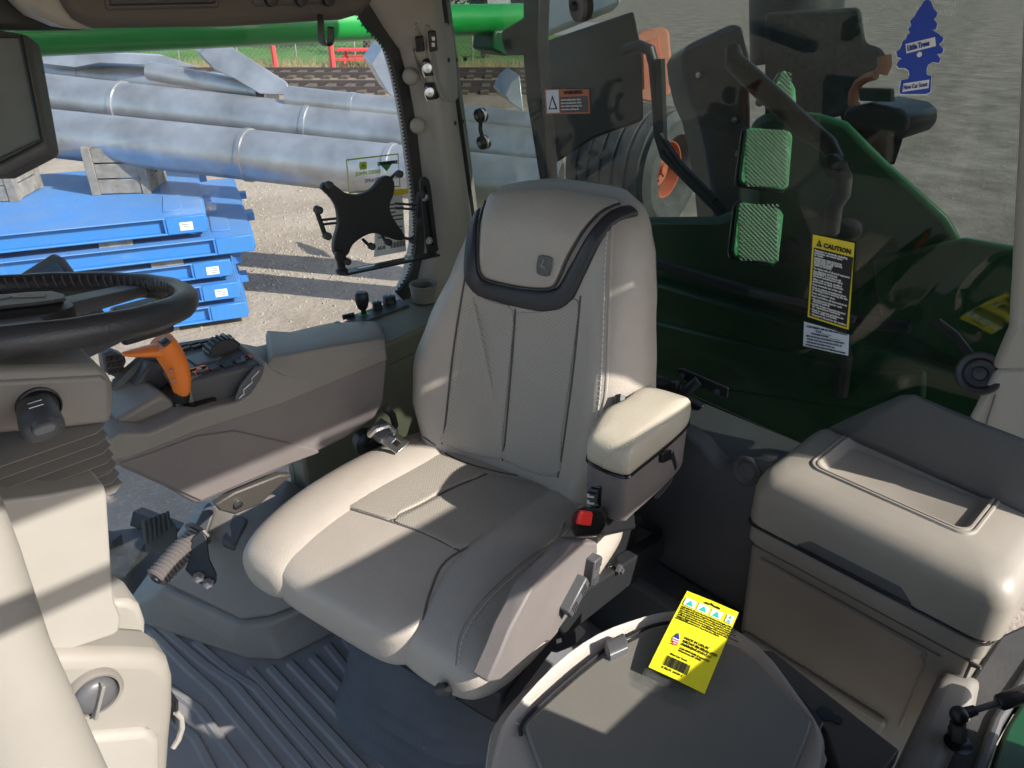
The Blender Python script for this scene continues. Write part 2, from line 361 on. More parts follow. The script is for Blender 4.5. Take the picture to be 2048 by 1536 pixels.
M().prism([P(750,1400,Z=.0),P(770,1392,Z=.0),P(1010,1640,Z=0),P(985,1640,Z=0)], (0,0,.02)).build('threshold_strip', MT['dkgrey'], flo, bevel=.005)
# raised pan edge and moulded tunnel under the console
tun = thing('tunnel_cover', P(480,1180,Z=0), 'warm grey moulded cover rising from floor below the console and footrest', 'floor cover')
M().loft([[P(230,1235,Z=0.0),P(500,1322,Z=0),P(560,1325,Z=0),P(720,1245,Z=0),P(900,1150,Z=0),P(800,950,Z=0),P(400,1000,Z=0)],
          [P(300,1192,Z=.05),P(470,1285,Z=.05),P(545,1278,Z=.05),P(640,1225,Z=.05),P(800,1130,Z=.05),P(760,960,Z=.05),P(420,1040,Z=.05)],
          [P(318,1178,Z=.09),P(480,1250,Z=.09),P(540,1242,Z=.09),P(640,1205,Z=.09),P(780,1120,Z=.09),P(760,960,Z=.09),P(420,1040,Z=.09)]]).build('skirt', MT['grey'], tun, bevel=.012, seg=3)
M().loft([[P(330,1170,Z=.088),P(480,1243,Z=.088),P(540,1236,Z=.088),P(660,1190,Z=.088),P(760,1100,Z=.088),P(640,960,Z=.088),P(430,1030,Z=.088)],
          [P(372,1130,Z=.15),P(500,1175,Z=.15),P(560,1170,Z=.15),P(650,1130,Z=.15),P(700,1060,Z=.15),P(620,960,Z=.15),P(440,1020,Z=.15)],
          [P(405,1055,Z=.22),P(480,1100,Z=.22),P(540,1105,Z=.22),P(620,1070,Z=.22),P(640,1000,Z=.22),P(560,960,Z=.22),P(425,1005,Z=.22)],
          [P(425,1012,Z=.27),P(470,1010,Z=.27),P(520,1015,Z=.27),P(560,1000,Z=.27),P(580,960,Z=.27),P(520,940,Z=.27),P(435,985,Z=.27)]]).build('top', MT['grey'], tun, bevel=.01, seg=3)
M().prism([P(445,1085,Z=.21)+V((-.005,-.005,.012)),P(475,1100,Z=.21)+V((-.005,-.005,.012)),P(500,1040,Z=.25)+V((-.005,-.005,.012)),P(470,1030,Z=.25)+V((-.005,-.005,.012))], (0,.0,-.02)).build('hatch', MT['dkgrey'], tun, bevel=.006)
M().prism([P(375,1075,Z=.23),P(402,1100,Z=.21),P(425,1030,Z=.27),P(408,1012,Z=.28)], V((.02,.02,-.004))).build('side_hatch', MT['dkgrey'], tun, bevel=.005)

# right wall: glass down to the floor, lower panel, ledge
YW = 1.56
wr = FULL(M().box((.70,1.50,0),(1.40,1.60,.60)).build('wall_right', MT['olive'], bevel=.01, loc=(1,1.55,0)))
edge = [(800,596),(826,560),(838,515),(843,440),(833,330),(818,220),(795,115),(770,65),(735,28),(700,-60)]
e3 = [P(a,b,Y=YW) for a,b in smooth_path(edge,5)]
sw = FULL(M().prism([V((-.75,YW,.02)),V((.70,YW,.02)),V((.70,YW,.62))]+[V((p.x+.03,YW,p.z)) for p in e3]+[V((1.05,YW,1.55)),V((-.75,YW,1.55))], (0,.006,0)).build('side_window', MT['glass'], smooth=0, loc=(.3,YW,0)))
m = M(); rings = []
for i, p in enumerate(e3):
    d = (e3[min(i+1,len(e3)-1)]-e3[max(i-1,0)]).normalized(); n = V((-d.z,0,d.x)); n = n if n.x < 0 else -n
    rings.append([p+n*.026+V((0,-.002,0)), p+n*.024+V((0,-.010,0)), p-n*.03+V((0,-.014,0)), p-n*.03+V((0,-.002,0))])
m.loft(rings).build('window_seal', MT['black'], sw)
m = M()
for i in range(len(e3)-1):      # dotted frit along the seal
    L_ = (e3[i+1]-e3[i]).length; k = max(1, int(L_/.0075)); d = (e3[i+1]-e3[i]).normalized(); n = V((-d.z,0,d.x)); n = n if n.x < 0 else -n
    for j in range(k):
        c_ = e3[i].lerp(e3[i+1], (j+.5)/k)
        for w, s_ in ((.0275,.0042),): m.cbox(c_+n*w+V((0,-.001,0)), (s_,.001,s_))
f_ = m.build('frit_dots', MT['ink'], sw, smooth=0); f_['kind'] = 'stuff'
# corner pillar, right rear
def pil_sec(z):
    # window edge X at that height
    pts = sorted([(p.z, p.x) for p in e3]); xe = pts[0][1] if z < pts[0][0] else pts[-1][1]
    for (z0,x0),(z1,x1) in zip(pts, pts[1:]):
        if z0 <= z <= z1 and z1 > z0: xe = x0+(x1-x0)*(z-z0)/(z1-z0)
    if z < .64: xe = max(xe-.0, .98+ (z-.5)*.6)
    xr = rgx(z)
    return [V((xe,1.59,z)),V((xe+.004,1.545,z)),V((xe+.03,1.515,z)),V((xr-.11,1.49,z)),V((xr-.075,1.482,z)),V((xr-.045,1.495,z)),V((xr-.018,1.535,z)),V((xr+.03,1.55,z)),V((xr+.03,1.62,z)),V((xe,1.62,z))]
pil = FULL(M().loft([pil_sec(z) for z in (.50,.56,.62,.68,.76,.86,.96,1.05,1.12,1.19,1.25,1.30,1.36,1.56)]).build('wall_pillar', MT['beige'].copy(), bevel=.012, seg=3, loc=(1.25,1.55,.5)))
pb = pil.data.materials[0]; pb.name = 'pillar_plastic'
for n_ in pb.node_tree.nodes:
    if n_.type == 'VALTORGB': n_.color_ramp.elements[0].color = (.30,.275,.245,1); n_.color_ramp.elements[1].color = (.33,.305,.27,1)
pt = bvh(M().loft([pil_sec(z) for z in (.50,.56,.62,.68,.76,.86,.96,1.05,1.12,1.19,1.25,1.30,1.36,1.56)]))
def pilp(px, py, off=0.0):
    h = hit(pt, px, py, off); return h if h else (P(px,py,Y=1.5), V((0,-1,0)))
def pil_poly(pxs, off, th, name, mt, parent, bev=.003):
    q = [pilp(a,b)[0] for a,b in pxs]; n = pilp(sum(a for a,b in pxs)/len(pxs), sum(b for a,b in pxs)/len(pxs))[1]
    return M().prism([p+n*off for p in q], -n*th).build(name, mt, parent, bevel=bev)
tr = pil_poly([(822,55),(832,45),(905,45),(908,80),(914,190),(908,204),(880,206),(858,200),(842,170),(826,100)], .006, .02, 'socket_panel', pb, pil, .006)
pil_poly([(850,50),(905,50),(913,195),(906,203),(885,203),(872,180),(852,100)], .010, .012, 'panel_insert', pb, tr, .005)
pil_poly([(852,62),(867,60),(871,100),(856,103)], .014, .012, 'usb_socket', MT['black'], tr, .002)
for y in (76,88): pil_poly([(857,y-4),(863,y-4.5),(864,y+4),(858,y+4.5)], .017, .004, 'usb_port', MT['steel'], tr, .0005)
pil_poly([(830,70),(847,68),(850,98),(833,100)], .016, .012, 'switch', MT['black'], tr, .003)
for y, x in ((132,854),(180,860)):
    q = [pilp(a,b)[0] for a,b in ((x-4,y-16),(x+18,y-17),(x+20,y+16),(x-2,y+18))]; c_, n = pilp(x+4,y)
    o = M().prism([p+n*.014 for p in q], -n*.014).build('socket', MT['black'], tr, bevel=.003)
    c_ = c_ + n*.012
    M().lathe(c_, V((-.5,-.85,.05)), [(0,.011),(.012,.0125),(.02,.0125),(.024,.010),(.025,.0)], 18).build('cap', MT['steel'], o)
    mm = M()
    for k in range(16):
        a = k/15*math.pi; p = c_ + V((-.014,-.01,.012)) + V((-.006*math.sin(a), -.002, -.030*k/15)); mm.lathe(p, (0,0,1), [(-.0018,0),(-.0012,.0014),(.0012,.0014),(.0018,0)], 6)
    mm.build('chain', MT['steel'], o)
for x, y in ((822,151),(836,250)):
    c_, n = pilp(x,y); M().lathe(c_-n*.002, n, [(0,.0195),(.012,.0195),(.017,.016),(.019,.010),(.0195,0)], 24).build('pillar_plug', pb, pil)
for x, y in ((897,120),(913,120),(930,118),(910,246),(925,243)):
    c_, n = pilp(x,y); M().lathe(c_-n*.001, n, [(0,.005),(.003,.005),(.0034,.003),(.0022,0)], 12).build('screw', MT['black'], pil)
# ledge with sockets, and little lever
ld = thing('side_ledge', P(760,650,Y=1.46), 'olive ledge on right wall behind console, holding lever and round sockets', 'trim panel')
lz = .655
M().prism([P(650,660,Z=lz),P(690,640,Z=lz),P(815,595,Z=lz),P(870,600,Z=lz),P(880,640,Z=lz),P(770,690,Z=lz)], (0,0,-.06)).build('ledge_top', MT['olive'], ld, bevel=.008)
M().prism([P(690,638,Z=lz+.002),P(800,600,Z=lz+.002),P(818,612,Z=lz+.002),P(712,652,Z=lz+.002)], (0,0,.004)).build('socket_plate', MT['dkgrey'], ld, bevel=.001)
for (x,y,r) in ((779,607,.0165),(755,619,.012)):
    c_ = P(x,y,Z=lz+.005); s_ = M().lathe(c_, (0,0,1), [(0,r*1.05),(.008,r*1.05),(.010,r),(.02,r),(.022,r*.7),(.022,0)], 18).build('socket_cap', MT['black'], ld)
    M().tube([c_+V((-.005,-.004,.022)),c_+V((.005,.004,.024))], .0025, 6).build('tab', MT['steel'], s_)
kp = P(728,633,Z=lz)
lv = M().tube([kp, kp+V((0,0,.012)), kp+V((-.002,-.002,.03))], [.010,.007,.006], 10).build('lever_stalk', MT['black'], ld)
M().sell([kp+V((-.002,-.002,z)) for z in (.022,.028,.045,.06,.066)], (V((.8,-.6,0)),V((.6,.8,0))), [(.009,.009),(.013,.012),(.017,.014),(.017,.013),(.012,.009)], 16, 3.5).build('knob', MT['black'], lv)
M().lathe(kp+V((0,0,.002)), (0,0,1), [(0,.014),(.004,.013),(.006,.009)], 16).build('collar', MT['green'], ld)
M().cbox(P(697,632,Z=lz+.01), (.03,.01,.012), (V((.8,-.6,.2)).normalized(),V((.6,.8,0)),V((-.15,.1,.98)).normalized())).build('switch', MT['black'], ld, bevel=.002)
ch = M(); c_ = P(848,600,Z=.66)
ch.lathe(c_, (0,0,1), [(0,.03),(.035,.034),(.04,.036),(.045,.036),(.045,.031),(.01,.027),(.008,0)], 28)
tag(ch.build('cup_holder', MT['grey']), 'small grey cup holder on ledge between seat back and pillar', 'cup holder')

# rear: glass, shelf, bulkhead with a dip
rwz0, rwz1 = .50, 1.62
def rgp(y, z): return V((rgx(z), y, z))
rw = FULL(M().prism([rgp(1.60,rwz0),rgp(.10,rwz0),rgp(.10,rwz1),rgp(1.60,rwz1)], RGn*.006).build('rear_window', MT['tint'], smooth=0, loc=(1.36,.8,.5)))
M().prism([RG(1270,735,.004),RG(1660,908,.004),RG(1660,922,.004),RG(1270,752,.004)], V((-.006,0,-.001))).build('window_seal', MT['black'], rw, bevel=.002)
M().loft([[rgp(1.565,z)+V((-.012,-.03,0)), rgp(1.565,z)+V((-.012,0.02,0)), rgp(1.6,z), rgp(1.535,z)+V((.0,0,0))] for z in (.5,1.62)]).build('seal_edge', MT['black'], rw)
wb = thing('rear_bulkhead', (1.2,.8,0), 'grey moulded rear shelf and bulkhead behind the operator seat', 'bulkhead')
M().box((1.19,.30,.47),(1.36,1.52,.535)).build('shelf', MT['dkgrey'], wb, bevel=.006)
fx = 1.155
top = [(1.52,.56),(.80,.56),(.70,.578),(.66,.57),(.63,.548),(.61,.54),(.585,.547),(.57,.566),(.55,.584),(.53,.596),(.51,.600),(.49,.598)]
M().prism([V((fx,y,z)) for y,z in top]+[V((fx,.49,0)),V((fx,1.52,0))], (.045,0,0)).build('front_panel', MT['dkgrey'], wb, bevel=.012, seg=3)
M().box((1.06,.40,0),(1.16,1.30,.22)).build('lower_step', MT['dkgrey'], wb, bevel=.02, seg=3)
vn = M().lathe(V((1.1535,.552,.555)), V((-1,0,.1)), [(-.005,.031),(.003,.031),(.005,.028),(.001,.025),(-.001,.02),(.002,.017),(.003,0)], 28).build('round_vent', MT['dkgrey'], wb)
gr = M()
for k in range(16):
    gr.box((1.22,1.0-.16*k/15-.25+.1,.5355),(1.30,1.0-.16*k/15-.25+.1+.005,.540))
g0 = P(1300,790,Z=.537); g1 = P(1380,815,Z=.537)
gv = M().prism([P(1280,775,Z=.536),P(1300,772,Z=.536),P(1372,806,Z=.536),P(1360,822,Z=.536),P(1280,790,Z=.536)], (0,0,.002)).build('defrost_vent', MT['black'], wb, smooth=0)
for k in range(12):
    a = P(1282,773,Z=.5385).lerp(P(1366,806,Z=.5385), k/11); b = P(1278,790,Z=.5385).lerp(P(1358,822,Z=.5385), k/11); s_ = (b-a).normalized()
    M().cbox((a+b)/2, ((b-a).length,.004,.003), (s_, V((-s_.y,s_.x,0)), V((0,0,1)))).build('slat', MT['dkgrey'], gv, smooth=0)

# left rear corner trim and pillar
def lps(py, px, x): a, b = P(px,py,X=x), P(px+110,py,X=x); return [a, b, b+V((.16,0,0)), a+V((.025,.01,0))]
lp = FULL(M().loft([lps(742,1985,1.298),lps(660,2020,1.295),lps(560,2026,1.285),lps(300,2040,1.25),lps(0,2052,1.215)]).build('wall_pillar', MT['beige'], bevel=.01, seg=3, loc=(1.35,.2,.8)))
ct = thing('corner_trim', P(1950,900,X=1.36), 'grey moulded trim behind the cooler rising to the left rear pillar', 'trim panel')
def q5(*l): return [P(x,y,X=X_) for x,y,X_ in l]
M().loft([q5((1640,858,1.315),(1700,872,1.29),(1900,965,1.29),(2110,1060,1.29),(2110,1060,1.40)), q5((1720,820,1.32),(1740,832,1.30),(1930,905,1.29),(2110,985,1.29),(2110,985,1.40)), q5((1800,786,1.325),(1830,783,1.315),(1930,830,1.30),(2110,900,1.30),(2110,900,1.40))]).build('hump', MT['dkgrey'], ct, bevel=.012, seg=3)
M().loft([q5((1912,880,1.305),(2110,950,1.305),(2110,950,1.40),(1912,880,1.325)), q5((1950,815,1.302),(2110,850,1.302),(2110,850,1.40),(1950,815,1.322)), q5((1972,770,1.300),(2110,760,1.300),(2110,760,1.40),(1972,770,1.32)), q5((1992,735,1.302),(2110,730,1.302),(2110,730,1.40),(1992,735,1.32))]).build('pillar_foot', MT['beige'], ct, bevel=.012, seg=3)
M().tube([P(1990,790,X=1.2985),P(1975,838,X=1.3005),P(1968,868,X=1.3035),P(1925,882,X=1.3038)], .0012, 5).build('trim_gap', MT['seam'], ct)

# ceiling, overhead trim
ce = FULL(M().box((-.85,-.03,1.52),(1.62,1.66,1.92)).build('ceiling', MT['beige'], bevel=.03, seg=3, loc=(.3,.8,1.52)))
FULL(M().box((-.80,-.04,-.10),(1.45,-.02,.14)).build('wall_sill', MT['dkgrey'], loc=(.3,-.03,-.1)))
FULL(M().box((-.80,-.02,-.09),(-.75,1.62,.42)).build('wall_front', MT['dkgrey'], bevel=.01, loc=(-.77,.8,-.09)))
FULL(M().box((-.79,0,.44),(-.784,1.6,1.52)).build('windshield', MT['glass'], smooth=0, loc=(-.78,.8,.44)))
oh = thing('overhead_console', P(400,10,Y=1.3), 'dark taupe overhead console above the right window', 'overhead console')
M().prism(PL([(105,-40),(135,15),(155,42),(195,58),(460,54),(690,40),(728,28),(748,5),(760,-40)], Y=1.24), (0,.22,0)).build('shell', MT['over'], oh, bevel=.014, seg=4)
M().prism(PL([(205,-30),(213,22),(440,16),(445,-30)], Y=1.236), (0,.02,0)).build('recess_rim', MT['over'], oh, bevel=.004)
M().prism(PL([(214,-30),(220,12),(432,8),(436,-30)], Y=1.233), (0,.02,0)).build('recess_panel', MT['black'], oh, bevel=.003)
M().prism(PL([(500,-30),(510,14),(660,8),(680,-30)], Y=1.234), (0,.02,0)).build('switch_bezel', MT['over'], oh, bevel=.006)
for x in (540,600,655): M().lathe(P(x,-1,Y=1.233), (0,-1,0), [(0,.011),(.008,.010),(.009,0)], 14).build('knob', MT['black'], oh)
M().prism(PL([(40,-40),(50,5),(85,35),(140,58),(200,60),(150,30),(130,-40)], Y=1.26), (0,.10,0)).build('end_trim', MT['beige'], oh, bevel=.01)
M().prism(PL([(-60,-40),(-60,62),(60,62),(180,62),(120,-40)], Y=1.36), (0,.10,0)).build('dark_cavity', MT['black'], oh, bevel=.01)
hk = [(640,30),(641,70),(642,82),(650,92),(658,90),(660,80),(660,55)]
hp = [P(a,b,Y=1.22) for a,b in smooth_path(hk,4)]
m = M(); m.loft([[p+V((-.0,0,0))+V((0,.009,0)), p+V((0,-.009,0)), p+V((.0025,-.009,.001)), p+V((.0025,.009,.001))] for p in hp])
tag(m.build('coat_hook', MT['black']), 'black flat coat hook hanging below the overhead console', 'hook')
# ================================================================ operator seat
SA = R(12); SO = V((.886,.95,0)); lxv = V((math.cos(SA),math.sin(SA),0)); lyv = V((-math.sin(SA),math.cos(SA),0)); ZV = V((0,0,1))
def W(a, b, z): return SO + lxv*a + lyv*b + ZV*z
def lerp_tab(tab, x):
    if x <= tab[0][0]: return tab[0][1:]
    for p, q in zip(tab, tab[1:]):
        if x <= q[0]:
            f = (x-p[0])/(q[0]-p[0]); f = f*f*(3-2*f)*.35 + f*.65
            return tuple(a+(b-a)*f for a, b in zip(p[1:], q[1:]))
    return tab[-1][1:]
seat = thing('operator_seat', W(-.2,0,0), 'taupe leather operator seat with black trim band, facing the steering wheel', 'seat')
# backrest: z, left limit, right limit, thickness, bolster depth
BT = [(.44,-.20,.215,.10,.02),(.50,-.255,.262,.12,.035),(.58,-.283,.296,.13,.045),(.66,-.280,.303,.135,.047),(.75,-.262,.272,.13,.045),(.86,-.240,.224,.12,.032),(.94,-.220,.198,.11,.012),(.99,-.198,.172,.10,.003),(1.015,-.184,.155,.085,.0),(1.030,-.165,.132,.055,0),(1.036,-.14,.09,.02,0)]
NF = 36
def back_front(s_, z):
    a, b, th, bo = lerp_tab(BT, z)
    y = (a+b)/2 + (b-a)/2*s_
    e = min(abs(s_),1)
    x = .25*(z-.5) - bo*math.exp(-((e-.74)/.20)**2) + (e**9)*th*.52 + max(0,.5-z)*.25
    if z > .965: x += (1-math.sqrt(max(0,1-((z-.965)/.0715)**2)))*.085
    return x, y
mb = M(); rings = []
zs = [.44+ (1.036-.44)*i/40 for i in range(41)]
for z in zs:
    a, b, th, bo = lerp_tab(BT, z); rg = []
    for i in range(NF+1):
        x, y = back_front(-1+2*i/NF, z); rg.append(W(x,y,z))
    x0 = .25*(z-.5)
    if z > .98: x0 += .0
    for i in range(1, NF):
        s_ = 1-2*i/NF; y = (a+b)/2+(b-a)/2*s_
        rg.append(W(max(x0 + .135 - (abs(s_)**5)*.065 - (.03 if z>1.02 else 0)*0, back_front(s_,z)[0]+.002), y, z))
    rings.append(rg)
mb.loft(rings)
back = mb.build('backrest', MT['leather'], seat, smooth=70)
bt = bvh(mb)
# headrest panel and black band
hb = [(966,400),(948,450),(941,520),(952,568),(1000,586),(1058,598),(1098,601),(1128,590),(1156,540),(1190,476),(1225,436),(1266,420)]
ribbon(bt, hb, .036, .005, 'black_band', MT['black_leather'], back, widths=lambda f: .029+.013*math.sin(math.pi*min(1,max(0,(f-.15)/.7))))
hr = patch(bt, [(985,388),(972,415),(962,470),(958,520),(966,550),(995,563),(1050,574),(1100,576),(1118,560),(1140,510),(1170,462),(1205,425),(1238,408),(1160,388),(1080,380)], .010, 'headrest_panel', MT['leather'], back)
hm = M()
hp_ = [h[0] for h in (hit(bt,*q,.008) for q in smooth_path([(976,408),(964,450),(958,520),(966,552),(995,565),(1050,576),(1102,578),(1120,562),(1142,512),(1172,464),(1208,428),(1240,415)],5)) if h]
hm.tube(hp_, .0028, 6); hm.build('piping', MT['black_leather'], back)
# emblem
c_, n = hit(bt, 1095, 531, .0105); ex = (hit(bt,1105,533,.0105)[0]-c_).normalized(); ey = n.cross(ex)
if ey.z < 0: ey = -ey
fm = frame(c_, ex, ey)
sh = [(-.0155,.0165),(-.008,.019),(.008,.019),(.0155,.0165),(.017,.0),(.0145,-.0165),(.007,-.0195),(-.007,-.0195),(-.0145,-.0165),(-.017,0)]
em = M().prism([fm @ V((a,b,0)) for a,b in sh], n*.003).build('emblem', MT['emblem'], hr, bevel=.001)
fm2 = frame(c_+n*.0031, ex, ey)
M().prism([fm2 @ V((a,b,0)) for a,b in [(-.0025,.013),(.0005,.0125),(-.0005,.006),(-.003,.001),(.004,-.001),(.011,-.009),(.012,-.011),(.004,-.005),(-.003,-.005),(-.009,-.002),(-.0115,-.006),(-.0105,-.0015),(-.006,.001),(-.004,.005)]], n*.0012).build('leaping_mark', MT['grey'], em, smooth=0)
# centre panels with perforation, seams, stitching
for pg, nm in (([(935,535),(910,690),(892,850),(887,890),(998,922),(1006,880),(1020,730),(1027,622),(985,602),(945,580)],'perforated_panel'),([(1034,624),(1027,730),(1014,880),(1009,924),(1112,955),(1124,880),(1146,720),(1158,600),(1120,616),(1080,622)],'perforated_panel')):
    patch(bt, pg, .0035, nm, MT['perf_back'], back, k=3)
for pxs in ([(935,525),(908,690),(890,850),(884,888)],[(1031,618),(1023,730),(1010,880),(1005,922)],[(1161,592),(1149,720),(1128,880),(1116,955)],[(822,655),(806,720),(804,790),(826,852),(872,892)]):
    seam(bt, pxs, .0022, 'seam', MT['seam'], back)
seam(bt, [(1226,445),(1222,520),(1218,650),(1212,780),(1200,850)], .003, 'piping', MT['leather'], back)
stitches(bt, [(1216,455),(1211,520),(1207,650),(1200,790),(1188,860)], 'stitching', MT['thread'], back)
# cushion
def pad(st, name, mt, parent, n=28, e=3.2):
    m = M(); m.sell([W(x,(a+b)/2,(zb+zt)/2) for x,a,b,zb,zt in st], (lyv, ZV), [((b-a)/2,(zt-zb)/2) for x,a,b,zb,zt in st], n, e)
    return m, m.build(name, mt, parent, smooth=70)
def dens(st, k=5):
    return smooth_path(st, k)
cst = dens([(-.472,.0,.10,.425,.445),(-.468,-.06,.16,.400,.458),(-.455,-.105,.195,.385,.472),(-.42,-.128,.217,.380,.484),(-.35,-.122,.225,.38,.492),(-.25,-.115,.225,.38,.493),(-.12,-.132,.21,.38,.488),(-.03,-.16,.20,.38,.484),(.05,-.16,.19,.38,.482)])
cm, cush = pad(cst, 'cushion', MT['leather'], seat, 44, 5.0)
ct_ = bvh(cm)
fst = dens([(-.478,.200,.225,.425,.440),(-.474,.165,.255,.405,.460),(-.455,.145,.284,.395,.480),(-.40,.140,.305,.39,.497),(-.30,.142,.316,.39,.506),(-.18,.140,.312,.39,.507),(-.06,.130,.296,.39,.501),(.03,.130,.270,.39,.490),(.045,.16,.25,.41,.478)])
fm_, fbol = pad(fst, 'bolster', MT['leather'], seat, 32, 2.25)
nst = dens([(-.450,-.20,-.14,.400,.425),(-.446,-.235,-.095,.385,.448),(-.43,-.262,-.070,.375,.468),(-.38,-.285,-.055,.375,.487),(-.30,-.297,-.045,.385,.500),(-.20,-.295,-.055,.39,.505),(-.10,-.290,-.070,.39,.504),(0,-.277,-.09,.39,.499),(.05,-.25,-.11,.40,.48)])
nm_, nbol = pad(nst, 'bolster', MT['leather'], seat, 32, 2.25)
nt = bvh(nm_); ft = bvh(fm_)
pp = patch(ct_, [(862,902),(790,940),(712,972),(658,1003),(718,1022),(782,1040),(800,1028),(842,1008),(900,975),(970,948),(925,925)], .0045, 'perforated_panel', MT['perf_seat'], cush, k=3)
pp = patch(ct_, [(976,950),(905,980),(845,1012),(805,1032),(788,1044),(830,1060),(880,1082),(920,1100),(965,1072),(1040,1035),(1118,985),(1050,962)], .0045, 'perforated_panel', MT['perf_seat'], cush, k=3)
for pxs in ([(655,1005),(718,1024),(782,1044),(850,1068),(922,1104)],[(782,1042),(800,1030),(842,1010),(902,978),(974,948)],[(870,897),(930,925),(1000,945),(1080,960),(1130,985)]):
    seam(ct_, pxs, .002, 'seam', MT['seam'], cush)
seam(nt, [(1128,1046),(1110,1075),(1060,1112),(1000,1162),(950,1215),(918,1270),(910,1330)], .0028, 'piping', MT['leather'], nbol)
stitches(nt, [(1135,1060),(1112,1085),(1065,1122),(1006,1172),(957,1225),(926,1278),(917,1332)], 'stitching', MT['thread'], nbol)
seam(ct_, [(862,900),(762,951),(642,1001),(562,1061),(524,1100)], .0024, 'seam', MT['seam'], cush)
seam(ct_, [(1150,992),(1050,1050),(905,1112),(862,1180),(842,1262)], .0024, 'seam', MT['seam'], cush)
seam(ft, [(690,905),(620,938),(545,992),(496,1060),(480,1100)], .0022, 'seam', MT['seam'], fbol)
M().tube([W(.035,-.17,.488),W(.02,-.05,.485),W(.02,.08,.485),W(.035,.2,.49)], .02, 10).build('cushion_tail', MT['leather'], cush)
# side shield with adjusters
sx = -.302
def SS(px, py, y=sx): 
    d = D(px,py); c0 = V((0,0,CH)); t = (SO+lyv*y-c0).dot(lyv)/d.dot(lyv); return c0+d*t
shd = M(); shd.prism([SS(a,b) for a,b in [(1150,1085),(1195,1085),(1196,1105),(1172,1160),(1160,1200),(1100,1285),(1090,1285),(1000,1362),(975,1366),(1000,1310),(1020,1260),(1065,1175),(1120,1120)]], -lyv*.0+lyv*.03)
sh_ = shd.build('side_shield', MT['taupe'].copy(), seat, bevel=.004, seg=2)
for n_ in sh_.data.materials[0].node_tree.nodes:
    if n_.type == 'VALTORGB': n_.color_ramp.elements[0].color = (.165,.145,.14,1); n_.color_ramp.elements[1].color = (.19,.168,.163,1)
for px, py in ((1147,1190),(1182,1138)):
    big = px < 1160
    p = SS(px,py,sx-.006); ax = (lxv*.88+ZV*.47).normalized() if big else (lxv*.2+ZV*.98).normalized()
    b_ = M().cbox(p+lyv*.012, (.080 if big else .062,.004,.040 if big else .03), (ax, lyv, ax.cross(lyv))).build('recess', MT['gloss'], sh_, bevel=.001)
    q = M().cbox(p, (.066 if big else .05,.024,.026), (ax, lyv, ax.cross(lyv))).build('adjuster_paddle', MT['emblem'], sh_, bevel=.003)
    for k in range(4):
        for sg in (-1,1): M().cbox(p-lyv*.0125+ax*sg*(.010+.004*k), (.002,.002,.020), (ax,lyv,ax.cross(lyv))).build('grip_rib', MT['dkgrey'], q, smooth=0)
M().prism([SS(a,b,-.27) for a,b in [(1195,1010),(1255,1010),(1275,1050),(1270,1110),(1215,1185),(1190,1190),(1190,1080)]], lyv*.02).build('recliner_cover', MT['black'], seat, bevel=.008)
M().lathe(SS(1218,1140,-.28), -lyv, [(0,.028),(.005,.028),(.008,.024),(.006,.018),(.010,.015),(.010,0)], 24).build('pivot', MT['gloss'], seat)
M().lathe(SS(1235,1138,-.30), -lyv, [(0,.010),(.007,.010),(.008,.006),(.012,.006),(.012,0)], 6).build('bolt', MT['emblem'], seat)
M().box((0,0,0),(.001,.001,.001)) 
fr_ = M().prism([W(-.40,-.26,.30),W(.06,-.26,.33),W(.10,-.26,.38),W(.06,-.26,.41),W(-.38,-.26,.36)], lyv*.5).build('seat_pan', MT['black'], seat, bevel=.01)
rl = M().cbox(W(-.15,-.20,.285), (.44,.04,.035), (lxv,lyv,ZV)); rl.build('slide_rail', MT['dsteel'], seat, bevel=.004)
M().cbox(W(-.15,.18,.285), (.44,.04,.035), (lxv,lyv,ZV)).build('slide_rail', MT['dsteel'], seat, bevel=.004)
M().tube([SS(880,1378,-.20),SS(915,1376,-.20),SS(945,1362,-.20)], .010, 8).build('adjust_bar', MT['black'], seat)
M().tube([SS(905,1392,-.20),SS(950,1380,-.20),SS(985,1362,-.20)], .007, 8).build('adjust_lever', MT['black'], seat)
# frame behind the seat
M().prism([SS(a,b,-.30) for a,b in [(1100,1230),(1330,1075),(1330,1105),(1300,1140),(1130,1275)]], lyv*.03).build('base_rail', MT['dsteel'], seat, bevel=.004)
M().tube([SS(1275,1040,-.26),SS(1320,1065,-.27),SS(1328,1100,-.27),SS(1300,1140,-.27)], .009, 8).build('rear_bar', MT['dsteel'], seat)
M().prism([SS(a,b,-.29) for a,b in [(1085,1275),(1105,1240),(1145,1235),(1175,1262),(1160,1290),(1115,1308),(1092,1302)]], lyv*.03).build('swivel_lever', MT['black'], seat, bevel=.006)
M().prism([SS(a,b,-.2912) for a,b in [(1112,1279),(1122,1276),(1123,1284),(1113,1287)]], -lyv*.0008).build('lever_icon', MT['white'], seat, smooth=0)
# suspension bellows
m = M(); rings = []
for k in range(27):
    z = .005+.27*k/26; w = .0 + (.042 if k % 4 == 1 else (.020 if k % 4 in (0,2) else 0)) + .05*(1-k/26)**2
    rings.append([W(-.15+ (.19+w)*math.copysign(abs(math.cos(q))**.6, math.cos(q)), -.01+(.16+w)*math.copysign(abs(math.sin(q))**.6, math.sin(q)), z) for q in [2*math.pi*j/32 for j in range(32)]])
m.loft(rings).build('suspension_bellows', MT['bellow'], seat, smooth=22)
